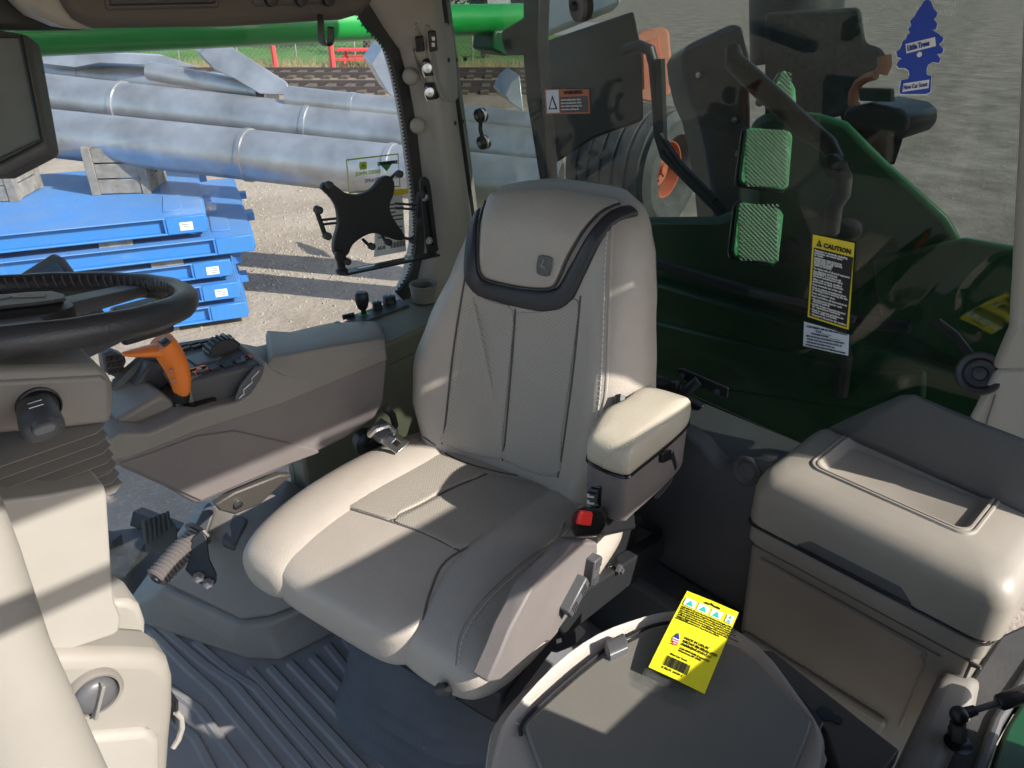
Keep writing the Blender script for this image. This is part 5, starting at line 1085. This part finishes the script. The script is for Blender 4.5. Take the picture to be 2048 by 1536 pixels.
# chain link fence along the lawn
fen = thing('chain_link_fence', B(-8,33.3,GZ), 'low grey chain link fence between the rail tracks and the lawn', 'fence')
pm = None
for k in range(14):
    c_ = B(-28+2.4*k,33.3,GZ)
    if pm is None: pm = M().lathe(c_, ZV, [(0,.03),(1.2,.03),(1.22,0)], 6).build('post', MT['galv'], fen); p0_ = c_
    else: o = pm.copy(); col.objects.link(o); o.location = c_-p0_
M().tube([B(-28,33.3,GZ+1.17),B(3.2,33.3,GZ+1.17)], .02, 5).build('top_rail', MT['galv'], fen)
m = M()
for k in range(150):
    x = -28+.2*k
    for s_ in (-1,1):
        a, b = B(x,33.3,GZ+.05), B(x+s_*1.1,33.3,GZ+1.15); m.add([a,a+B(.016,0),b+B(.016,0),b],[[0,1,2,3]])
o = m.build('wire_mesh', MT['galv'], fen, smooth=0); o['kind'] = 'stuff'
# dry weeds
random.seed(11); m = M()
for k in range(2600):
    r_, f_ = random.uniform(-24,4), random.gauss(32.4,.5); h = random.uniform(.15,.55); p = B(r_,f_,GZ); d = V((random.uniform(-.15,.15),random.uniform(-.15,.15),h)); s_ = B(random.uniform(.01,.03),0)
    m.add([p-s_, p+s_, p+d], [[0,1,2]])
tag(m.build('dry_weeds', MT['dry'], smooth=0), 'dry tan weeds along the fence foot', 'weeds', kind='stuff')
# trees
def tree(r_, f_, h, w, seed, label):
    random.seed(seed); b0 = B(r_,f_,GZ); t = thing('tree', b0, label, 'tree', 'trees beyond the rail tracks')
    top_ = b0+V((random.uniform(-.3,.3),random.uniform(-.3,.3),h*.62)); m = M()
    m.tube([b0, b0.lerp(top_,.35)+V((.08,0,0)), b0.lerp(top_,.7), top_], [.05*h*.75,.04*h*.7,.025*h*.7,.01*h], 8)
    tips = []
    for k in range(9):
        a = 2*math.pi*k/9+random.uniform(-.3,.3); s0_ = b0.lerp(top_, random.uniform(.38,.95)); e_ = s0_+V((math.cos(a)*w*random.uniform(.5,.95), math.sin(a)*w*random.uniform(.5,.95), h*random.uniform(.05,.33)))
        m.tube([s0_, s0_.lerp(e_,.5)+V((0,0,h*.04)), e_], [.016*h,.010*h,.003*h], 5); tips += [e_, s0_.lerp(e_,.6), s0_.lerp(e_,.8)+V((0,0,.4))]
    m.build('trunk', MT['bark'], t)
    m = M()
    for k in range(2400):
        c_ = random.choice(tips); rr = w*.33
        while True:
            q = V((random.uniform(-1,1),random.uniform(-1,1),random.uniform(-.8,.8)))
            if q.length < 1: break
        p = c_+q*rr; s_ = random.uniform(.09,.2); n1 = V((random.gauss(0,1),random.gauss(0,1),random.gauss(0,1))).normalized(); n2 = n1.orthogonal().normalized()
        m.add([p, p+n1*s_+n2*s_*.4, p+n1*s_*1.8, p+n1*s_-n2*s_*.4], [[0,1,2,3]])
    m.build('crown', MT['leaf'], t, smooth=0)
for i, a in enumerate(((-17,44,6.5,3.2,'green tree leftmost beyond the rail tracks, seen over the pipes'),(-12.5,46,7,3.4,'green tree behind the chute plates, second from the left'),(-7.4,42,6.8,3.0,'green tree with thick trunk left of the red picnic table'),(-4.0,48,6.5,3.0,'green tree right of the red picnic table near the pillar'),(-1.2,37,6.2,2.6,'tree seen through the rear window beside the pillar'))): tree(a[0],a[1],a[2],a[3],20+i,a[4])
# park bits: red posts, picnic table, building, containers
for i, (px, py) in enumerate(((552,140),(668,152))):
    c_ = P(px,py,Z=GZ); o = M().lathe(c_, ZV, [(0,.10),(2.6,.10),(2.62,0)], 8).build('red_post', MT['redink']); tag(o, ('red post on the lawn, the left one' if i == 0 else 'red post on the lawn beside the tree, the right one'), 'post', 'red posts in the park')
pt_ = thing('picnic_table', P(725,142,Z=GZ), 'red picnic table on the lawn by the fence', 'picnic table'); c_ = P(725,140,Z=GZ)
M().cbox(c_+V((0,0,.75)), (1.8,.75,.07), (V((cs,-cc,0)),V((cc,cs,0)),ZV)).build('table_top', MT['redink'], pt_)
for s_ in (-1,1):
    M().cbox(c_+B(0,.75*s_,.45), (1.8,.28,.06), (V((cs,-cc,0)),V((cc,cs,0)),ZV)).build('bench', MT['redink'], pt_)
    for x in (-.6,.6): M().tube([c_+B(x,.75*s_,0), c_+B(x,-.1*s_,.72)], .04, 6).build('leg', MT['redink'], pt_)
def bldg(r0, r1, f, h, d, label, nw):
    t = thing('park_building', B((r0+r1)/2,f,GZ), label, 'building')
    M().prism([B(r0,f,GZ),B(r1,f,GZ),B(r1,f+d,GZ),B(r0,f+d,GZ)], V((0,0,h))).build('wall', MT['bldg'], t, smooth=0)
    M().prism([B(r0-.4,f-.4,GZ+h+.01),B(r1+.4,f-.4,GZ+h+.01),B(r1+.4,f+d,GZ+h+.01),B(r0-.4,f+d,GZ+h+.01)], V((0,0,.35))).build('roof', MT['emblem'], t, smooth=0)
    for k in range(nw):
        x = r0+(k+.5)*(r1-r0)/nw; M().prism([B(x-.6,f-.03,GZ+1.0),B(x+.6,f-.03,GZ+1.0),B(x+.6,f-.03,GZ+2.3),B(x-.6,f-.03,GZ+2.3)], B(0,.06)).build('window', MT['screen'], t, smooth=0)
bldg(-19,-7,72,4.2,8,'pale low building across the road behind the trees',5)
bldg(-5,6,74,5.0,8,'pale building across the road seen through the rear window',3)

# ================================================================ blue scale decks
Q0 = V((2.86,7.46,0)); du = V((-.931,.364,0)).normalized(); dw = V((.364,.931,0))
def DK(u, w, z): return Q0+du*u+dw*w+V((0,0,z))
dl = ('topmost blue steel deck carrying wooden crates','second blue steel deck from the top, sticking out farthest to the right','third blue steel deck from the top of the stack','fourth blue steel deck from the top of the stack','lowest blue steel deck of the stack, on the dirt')
ax3 = (du, dw, ZV)
for i in range(5):
    zt_ = -.70-.24*i; u0 = (0,-.42,-.16,-.20,-.24)[i]; w0 = (0,-.05,-.02,-.05,-.03)[i]; LN, DP = 6.2, 2.6
    t = thing('steel_deck', DK(LN/2,DP/2,zt_-.2), dl[i], 'steel deck', 'blue steel decks stacked beside the sprayer')
    def bx(u_0,u_1,w_0,w_1,z_0,z_1,nm,mt_,bev=.004):
        m = M(); c_ = DK((u_0+u_1)/2,(w_0+w_1)/2,(z_0+z_1)/2); m.cbox(c_, (abs(u_1-u_0),abs(w_1-w_0),abs(z_1-z_0)), ax3); return m.build(nm, mt_, t, bevel=bev, seg=1)
    bx(u0,LN,w0,DP,zt_-.012,zt_,'deck_plate',MT['blued'])
    bx(u0+.03,LN-.03,w0+.05,w0+.07,zt_-.148,zt_-.013,'web',MT['blue'],0); bx(u0,LN,w0-.005,w0+.10,zt_-.168,zt_-.150,'bottom_flange',MT['blue'])
    bx(u0+.36,u0+.385,w0-.001,w0+.06,zt_-.150,zt_-.014,'stiffener',MT['blue'])
    bx(u0-.004,u0+.36,w0-.012,w0+.05,zt_-.165,zt_+.004,'corner_box',MT['blue'],.006)
    bx(u0-.02,u0+.02,w0+.1,DP,zt_-.168,zt_-.014,'end_web',MT['blue'])
    bx(u0-.10,u0,w0+.9,w0+1.1,zt_-.10,zt_-.02,'lug',MT['blue']); bx(u0-.10,u0,w0+1.9,w0+2.0,zt_-.10,zt_-.02,'lug',MT['blue'])
    bx(u0+.2,u0+.38,w0+.25,w0+.9,zt_+.001,zt_+.010,'hatch_plate',MT['blued'])
    if i in (0,2,3): bx(u0+.12,u0+.24,w0-.0145,w0-.011,zt_-.13,zt_-.05,'white_label',MT['white'],0)
    if i in (0,2,3):
        for q_ in range(3): bx(u0+.135,u0+.225-.02*((q_+i)%3),w0-.0155,w0-.0146,zt_-.075-.02*q_,zt_-.068-.02*q_,'label_print',MT['emblem'],0)
    for u_ in (u0+.7,u0+2.4,u0+4.5): bx(u_,u_+.3,w0+.06,w0+.16,zt_-.24+.0005,zt_-.1685,'wood_spacer',MT['wood'],0)
# wooden crates carrying the pipes
for i, (px, py, u_, lab) in enumerate(((184,391,0,'weathered wooden crate on the blue deck, the nearer right one'),(38,404,0,'weathered wooden crate at the left edge on the blue deck'))):
    c_ = P(px,py,Z=-.70); t = thing('wooden_crate', c_, lab, 'crate', 'wooden crates on the blue deck'); S_, HH = .62, .50
    ea = V((cs,-cc,0)); ea = (V((.80,-.60,0))).normalized(); eb = V((.60,.80,0)); 
    a0 = -.0
    def cb(x0,x1,y0,y1,z0,z1,nm): 
        m = M(); m.cbox(c_+ea*(x0+x1)/2*(1 if i == 0 else -1)+eb*(y0+y1)/2+V((0,0,(z0+z1)/2)), (abs(x1-x0),abs(y1-y0),z1-z0), (ea,eb,ZV)); return m.build(nm, MT['wood'], t, bevel=.004, seg=1)
    for (x,y) in ((0,0),(S_-.09,0),(0,S_-.09),(S_-.09,S_-.09)): cb(x,x+.09,y,y+.09,0,HH,'post')
    for k in range(3):
        cb(.092,S_-.092,.012,.035,.01+.165*k,.165*k+.16,'board'); cb(.012,.035,.092,S_-.092,.01+.165*k,.165*k+.16,'board')
        cb(S_-.035,S_-.012,.092,S_-.092,.01+.165*k,.165*k+.16,'board')
# loose stones and chips on the yard
random.seed(5); m = M()
for k in range(3600):
    if k < 1500: c_ = P(random.uniform(380,860), 360+abs(random.gauss(0,1))*130, Z=GZ)
    elif k < 2000: c_ = P(random.gauss(560,70), random.gauss(520,35), Z=GZ)
    else: c_ = P(random.uniform(1290,2040), random.uniform(0,400)**1.0, Z=GZ)
    if c_.y < 2.4 and c_.x < 1.4: continue
    s_ = random.uniform(.006,.022)*(1 if k < 2000 else 1.15); a = random.uniform(0,6.28); rg = [V((math.cos(a+j*1.57)*s_*random.uniform(.7,1.3), math.sin(a+j*1.57)*s_*random.uniform(.7,1.3), 0)) for j in range(4)]
    m.add([c_+q for q in rg]+[c_+q*.5+V((0,0,s_*.8)) for q in rg], [(0,1,5,4),(1,2,6,5),(2,3,7,6),(3,0,4,7),(4,5,6,7)])
tag(m.build('loose_stones', mat('pale_stone',(.42,.36,.28),.9,c2=(.26,.22,.18),vs_=8), smooth=0), 'loose pale stones scattered over the dirt yard', 'stones', kind='stuff')
# ================================================================ galvanised pipes
def pipe(a, b, r, lab, ring=()):
    A_, B_ = P(*a[:2],t=a[2]), P(*b[:2],t=b[2]); t = thing('galvanised_pipe', (A_+B_)/2, lab, 'pipe', 'galvanised tubes lying beside the sprayer')
    d = (B_-A_); L_ = d.length; m = M(); m.lathe(A_, d, [(0,r*.93),(0,r),(L_,r),(L_,r*.93),(L_-.3,r*.93)], 28); m.build('tube_wall', MT['galv'], t, smooth=50)
    for f in ring: M().lathe(A_+d*f, d, [(0,r*1.01),(0,r*1.05),(.05,r*1.05),(.05,r*1.01)], 28).build('band', MT['galv'], t)
    return t
pipe((-350,218,8.8),(1120,378,7.3),.26,'lowest and longest galvanised tube, nearest the blue decks',(.3,.62,.8))
pipe((-350,140,9.4),(1120,312,7.8),.25,'middle galvanised tube above the lowest one',(.45,.7))
pipe((-350,98,9.9),(545,190,9.0),.19,'upper left galvanised tube ending at the chute plate',(.6,))
pipe((578,196,8.2),(1090,252,7.8),.125,'short bright galvanised tube right of the chute plate',(.25,))
pipe((300,142,8.7),(520,184,8.5),.105,'thin galvanised tube end lying on the upper tubes',(.5,.9))
def plate(pxs, t0, vec, lab, nm='chute_plate'):
    o = M().prism([P(a,b,t=t0) for a,b in pxs], V(vec)).build(nm, MT['galv'], bevel=.01); return tag(o, lab, 'metal chute', 'galvanised chutes on the tubes')
plate([(398,105),(410,96),(470,98),(520,130),(575,165),(580,190),(520,188),(470,158),(430,140)], 8.3, (.05,.25,.02), 'curved galvanised chute plate above the tubes, left of the fence view')
plate([(742,128),(765,95),(815,180),(812,215),(775,185)], 8.0, (.1,.3,.05), 'folded galvanised chute beside the window pillar')
plate([(60,108),(140,103),(330,112),(400,135),(330,132),(200,126),(150,135),(62,125)], 8.9, (.05,.3,0), 'flat pale galvanised hopper lip at far left above the tubes')
plate([(1010,190),(1022,165),(1040,150),(1048,225),(1020,205)], 7.9, (.1,.3,.05), 'galvanised chute end seen dimly through the rear window')

# ================================================================ the sprayer round the cab
spb = thing('sprayer', (2.6,.8,-1.0), 'green sprayer engine hood and black rear bodywork behind the cab', 'sprayer')
hood = [(1436,428),(1498,404),(1502,230),(1560,212),(1640,218),(1700,236),(1745,282),(1790,326),(1850,378),(1905,428),(1932,476),(2010,508),(2200,520),(2200,1000),(1100,1000),(1100,500),(1280,430)]
M().prism(PL(hood, X=1.85), V((.75,.45,-.42))).build('hood', MT['shade_green'], spb, bevel=.03, seg=3)  # dark green carries the hood's shade in its colour
M().prism(PL([(1740,520),(1925,478),(2200,525),(2200,760),(1900,720),(1760,640)], X=1.83), (.03,0,0)).build('hood_cover', MT['shade_green'], spb, bevel=.01)
M().prism(PL([(1290,560),(1560,640),(1900,745),(2200,760),(2200,1000),(1290,1000)], X=1.80), (.05,0,0)).build('lower_deck', MT['shade_green'], spb, bevel=.01)
M().prism(PL([(1300,640),(1500,690),(1740,745),(1850,740),(1850,800),(1700,820),(1300,760)], X=1.79), (.02,0,0)).build('green_beam', MT['shade_green'], spb, bevel=.01)
M().tube(PL([(1290,520),(1420,560),(1560,600),(1700,640),(1820,655)],X=1.76), .016, 8).build('hose', MT['black'], spb)
M().tube(PL([(1500,585),(1600,605),(1710,640)],X=1.74), .010, 8).build('hose', MT['emblem'], spb)
for x,y in ((1575,500),(1700,460),(1640,730)): M().lathe(P(x,y,X=1.83), V((-1,-.3,.2)), [(0,.035),(.03,.03),(.035,.02),(.035,0)], 16).build('cap', MT['black'], spb)
M().tube(PL([(1660,520),(1680,560),(1670,640),(1690,720),(1680,790)],X=1.77), .02, 8).build('hose', MT['rubber'], spb)
pa = M().prism(PL([(1364,112),(1372,90),(1474,42),(1490,60),(1502,110),(1505,560),(1440,560),(1425,390),(1412,300),(1398,240),(1380,200),(1368,150)], X=2.3), V((.22,.22,-.06))).build('air_box', MT['black'], spb, bevel=.02, seg=3)
for x,y in ((1476,308),(1470,240),(1460,458),(1398,150)): M().lathe(P(x,y,X=2.295), (-1,-.3,0), [(0,.012),(.006,.010),(.007,0)], 8).build('bolt', MT['steel'], spb)
M().tube(PL([(1592,-60),(1592,120)],X=2.7), .155, 20).build('exhaust_stack', MT['dsteel'], spb)
M().prism(PL([(1530,24),(1722,12),(1733,88),(1762,92),(1774,112),(1772,138),(1755,150),(1718,165),(1705,225),(1530,262)], X=2.45), V((.2,.1,-.04))).build('muffler_shield', mat('speckled_black',(.02,.025,.022),.8,c2=(.05,.06,.05),vs_=60), spb, bevel=.015)
gn = V((-.55,-.70,.45)).normalized()  # tilts the green panels into the sun, standing in for sunlit openings
for pg, X_ in (([(1548,172),(1564,142),(1572,140),(1592,178),(1594,214),(1552,212)],1.62),([(1492,262),(1500,254),(1580,262),(1586,272),(1578,372),(1568,380),(1484,366),(1480,358)],1.58),([(1476,412),(1484,403),(1560,418),(1568,430),(1558,520),(1548,528),(1470,512),(1466,500)],1.55)):
    x0, y0 = min(a for a,b in pg), min(b for a,b in pg); x1, y1 = max(a for a,b in pg), max(b for a,b in pg); m = M()
    go_ = P(1530,320,X=1.58)
    def GP(px, py, off=0.0): return PN(px, py, go_, gn)+gn*off
    g = M().prism([GP(a,b) for a,b in pg], -gn*.012).build('lit_opening_panel', MT['mesh_green'], spb, bevel=.003)
    for k in range(int((x1-x0+y1-y0)/9)):
        s_ = x0+9*k
        for ax_, ay_, bx_, by_ in ((s_,y0+6,s_-(y1-y0-12),y1-6),(s_-(y1-y0-12),y0+6,s_,y1-6)):
            def clip(x_): return max(x0+12,min(x1-12,x_))
            q1, q2 = clip(ax_), clip(bx_)
            if abs(q1-q2) < 4: continue
            sl_ = (by_-ay_)/(bx_-ax_); m.tube([GP(q1,ay_+(q1-ax_)*sl_,.003),GP(q2,ay_+(q2-ax_)*sl_,.003)], .0010, 4)
    M().prism([GP((x0+x1)/2+(a-(x0+x1)/2)*1.09,(y0+y1)/2+(b-(y0+y1)/2)*1.07,-.0125) for a,b in pg], -gn*.012).build('grille_housing', MT['gloss'], spb, bevel=.003)
    o = m.build('grille_wire', MT['shade_green'], spb); o['kind'] = 'stuff'
    M().tube([GP((x0+x1)/2,(y0+y1)/2,-.011),GP((x0+x1)/2,(y0+y1)/2,-.05)+V((.22,.16,-.05))], .012, 8).build('grille_peg', MT['dsteel'], spb)
M().tube(PL([(1752,150),(1735,155),(1718,165),(1708,185),(1706,205),(1716,222)],X=2.3), .022, 8, sq=(1,.6)).build('orange_strap', MT['rust'], spb)
M().tube(PL([(1768,112),(1770,130),(1762,146)],X=2.3), .02, 8).build('orange_clip', MT['rust'], spb)
M().loft([PL([(1680,232),(1690,215),(1740,205),(1800,218),(1818,232),(1815,250),(1760,262),(1700,255)],X=2.2),PL([(1700,300),(1705,290),(1750,285),(1800,280),(1806,272),(1806,285),(1790,330),(1740,335)],X=2.2)]).build('filler_cap', MT['black'], spb, bevel=.01)
M().loft([[p+V((dx,0,0)) for p in PL([(1682,232),(1690,216),(1740,206),(1800,218),(1819,234),(1818,260),(1800,282),(1740,262),(1700,258)],X=2.15)] for dx in (0,.2)]).build('filler_lid', MT['black'], spb, bevel=.02, seg=3)
M().prism(PL([(1716,176),(1783,178),(1784,204),(1718,202)],X=2.14), (.02,0,0)).build('filler_decal_plate', MT['tan'], spb, bevel=.003)
M().prism(PL([(1722,184),(1780,186),(1781,202),(1723,200)],X=2.135), (.004,0,0)).build('filler_decal', MT['screen'], spb)
# dark guard with white top, near post and tube frame
M().prism(PL([(1076,86),(1268,20),(1284,92),(1288,240),(1190,275),(1098,335),(1088,250)], X=2.5), V((.04,.05,-.02))).build('side_guard', MT['black'], spb, bevel=.01)
M().prism(PL([(1060,84),(1058,-20),(1140,-60),(1250,-40),(1240,12),(1080,76)], X=2.55), V((.1,.1,-.02))).build('white_tank_top', MT['white'], spb, bevel=.02)
M().prism(PL([(1000,75),(1004,60),(1045,35),(1045,-30),(1078,-30),(1074,80),(1098,400),(1088,420),(1052,200),(1045,110),(1010,110)], X=2.0), (.06,0,0)).build('rear_post', MT['black'], spb, bevel=.008)
M().tube(PL([(1250,100),(1280,92),(1300,100),(1308,130),(1314,200),(1318,270),(1330,310),(1380,360),(1470,450)],X=2.05), .018, 10).build('hand_rail', MT['dsteel'], spb)
M().prism(PL([(1310,118),(1322,118),(1328,300),(1316,300)], X=2.03), (.02,0,0)).build('rail_plate', MT['dsteel'], spb)
M().tube(PL([(1320,270),(1360,330),(1430,400)],X=2.0), .012, 8).build('hand_rail', MT['dsteel'], spb)
# strut and joint outside the glass
stt = M().lathe(RG(1640,346,-.05), -RGn, [(0,.020),(.012,.020),(.016,.014),(.016,0)], 18).build('wiper_joint', MT['black'], rw)
M().tube([RG(1368,130,-.16),RG(1378,160,-.15),RG(1450,205,-.12),RG(1560,285,-.09),RG(1610,315,-.08),RG(1640,342,-.06)], [.014,.020,.021,.020,.016,.013], 12).build('arm', MT['black'], stt)
M().tube([RG(1646,345,-.04),RG(1662,340,-.03),RG(1670,336,-.025)], .007, 8).build('stud', MT['emblem'], stt)
M().tube([RG(1640,350,-.06),RG(1648,385,-.07),RG(1640,415,-.08),RG(1620,440,-.09),RG(1608,500,-.1)], .016, 10).build('hose', MT['rubber'], stt)
# chassis below the cab, front wheel, boom tube
ch_ = thing('sprayer_chassis', (.4,.8,-.7), 'dark green chassis block below the cab floor', 'chassis')
M().box((-.6,.1,-.55),(1.5,1.5,-.10)).build('cab_base', MT['shade_green'], ch_, bevel=.03)
M().box((1.5,.2,-.9),(5.0,1.4,-.2)).build('frame_rail', MT['shade_green'], ch_, bevel=.03)
def tyre(c_, ax, Ro, w, rimr, lab, lugs=True, rimm=None, ribs=0):
    ax = V(ax).normalized(); t = thing('wheel', c_-ZV*Ro, lab, 'wheel'); m = M(); h = w/2
    prof = [(-h*.55,rimr*.97),(-h*.8,rimr*1.0),(-h,rimr*1.25),(-h*1.02,Ro*.82),(-h*.92,Ro*.95)]
    if ribs:
        for k in range(ribs):
            x0 = -h*.86+1.72*h*k/ribs; x1 = -h*.86+1.72*h*(k+.72)/ribs; cr = lambda x: Ro*(1-.05*(x/h)**2)
            prof += [(x0,cr(x0)),(x1,cr(x1)),(x1+.01,cr(x1)-.035),(x0+1.72*h/ribs-.01,cr(x1)-.035)]
    else: prof += [(-h*.7,Ro*.985),(0,Ro),(h*.7,Ro*.985)]
    prof += [(h*.92,Ro*.95),(h*1.02,Ro*.82),(h,rimr*1.25),(h*.8,rimr),(h*.55,rimr*.97)]
    m.lathe(c_, ax, prof, 56); ty = m.build('tyre', MT['tyre'], t, smooth=35)
    rr = M(); rr.lathe(c_, ax, [(-h*.6,rimr*.5),(-h*.8,rimr*.98),(-h*.8,rimr*1.02),(h*.8,rimr*1.02),(h*.8,rimr*.95),(h*.55,rimr*.88),(h*.50,rimr*.7),(h*.62,rimr*.62),(h*.60,rimr*.25),(h*.75,rimr*.2),(h*.75,0)], 40)
    ro = rr.build('rim', rimm or MT['green'], t, smooth=35)
    a = ax.orthogonal().normalized(); b = ax.cross(a)
    for k in range(8): M().lathe(c_+ax*h*.60+(a*math.cos(k*.785)+b*math.sin(k*.785))*rimr*.45, ax, [(0,rimr*.055),(.02,rimr*.05),(.02,0)], 6).build('wheel_nut', MT['dsteel'], ro)
    if lugs:
        n = 26; me0 = None
        for k in range(n):
            for sg in (-1,1):
                q = 2*math.pi*(k+(.5 if sg > 0 else 0))/n; er = a*math.cos(q)+b*math.sin(q); et = b*math.cos(q)-a*math.sin(q)
                m = M(); c0_ = c_+er*(Ro+.012)+ax*sg*h*.45+et*.03*sg; dd_ = (ax*sg*.82-et*.57).normalized()
                m.cbox(c0_, (h*.95,.045,.05), (dd_, er.cross(dd_), er)); m.build('tread_lug', MT['tyre'], ty, smooth=0)
    return t
tyre(V((.10,2.05,-.95)), (0,1,0), .88, .40, .45, 'black lugged sprayer front tyre seen down beside the pedestal')
axw = B(.77,-.64).normalized(); fc = P(1352,342,Z=GZ+.86)
tyre(V((fc.x,fc.y,GZ+.86))-axw*.70, axw, .86, 1.40, .40, 'wide ribbed implement tyre with orange rim on the yard', False, MT['rim'], 6)
o = M().prism([P(a,b,t=10.6) for a,b in [(1272,70),(1285,62),(1325,56),(1338,62),(1346,150),(1340,190),(1300,205),(1280,200)]], B(.05,.35)).build('fender_panel', MT['rust'], bevel=.03); tag(o, 'faded orange metal panel standing behind the ribbed tyre', 'metal panel')
M().prism([P(a,b,t=10.55) for a,b in [(1285,85),(1318,75),(1326,140),(1288,180)]], B(0,.05)).build('inner_panel', MT['rim'], o, bevel=.01)
bt_ = M(); a_, b_ = P(-250,78,Y=2.3), P(1070,36,Y=2.3); bt_.lathe(a_, b_-a_, [(0,0),(0,.052),((b_-a_).length,.052),((b_-a_).length,0)], 24)
bo_ = bt_.build('boom_tube', MT['green'], smooth=50); tag(bo_, 'green boom tube running outside above the side window', 'boom')
M().prism(PL([(985,100),(990,60),(1040,55),(1060,75),(1062,110),(1010,112)],Y=2.25), (0,.12,0)).build('boom_clamp', MT['shade_green'], bo_, bevel=.01)
# unseen block added left of the hood to keep the sun off it
for xa, xb in ((2.32,4.6),):
    M().loft([rrect(xa,xb,-.20,.06,.1,z) for z in (-.3,1.8)]+[rrect(xa+.01,xb-.01,-.18,.04,.08,1.98),rrect(xa+.05,xb-.05,-.14,.0,.05,2.05)]).build('hood_shade_block', MT['shade_green'], spb, smooth=40)
# unseen beams and panels added at the left door opening to shade the cab
dr = thing('door_shade_parts', (1.2,-.1,.2), 'door frame with unseen beams and panels added to shade the cab', 'door')
M().box((.55,-.07,1.10),(1.45,-.03,1.235)).build('shade_beam', MT['dkgrey'], dr, bevel=.01)  # added to cast the shadow band across the cushion
M().box((1.40,-.07,.15),(1.47,-.01,1.55)).build('door_frame', MT['dkgrey'], dr, bevel=.01)
M().tube([V((-.6,-.05,1.46)),V((.75,-.05,1.44))], .012, 10).build('shade_rail', MT['dsteel'], dr)  # added to cast a thin shadow line on the pedestal
M().prism([V((x,-.06,z)) for x,z in ((1.08,1.53),(1.20,1.45),(1.28,1.36),(1.36,1.24),(1.41,1.10),(1.45,1.10),(1.45,1.53))], (0,.03,0)).build('shade_corner', MT['dkgrey'], dr, bevel=.006)  # added to cut the sun off the upper seat back
M().box((.46,-.075,.30),(1.06,-.03,.84)).build('shade_panel', MT['dkgrey'], dr, bevel=.01)  # added to keep the sun off the folded seat
M().box((.28,-.075,.50),(.70,-.032,1.09)).build('shade_board', MT['dkgrey'], dr, bevel=.01)  # added to block a sun patch on the floor
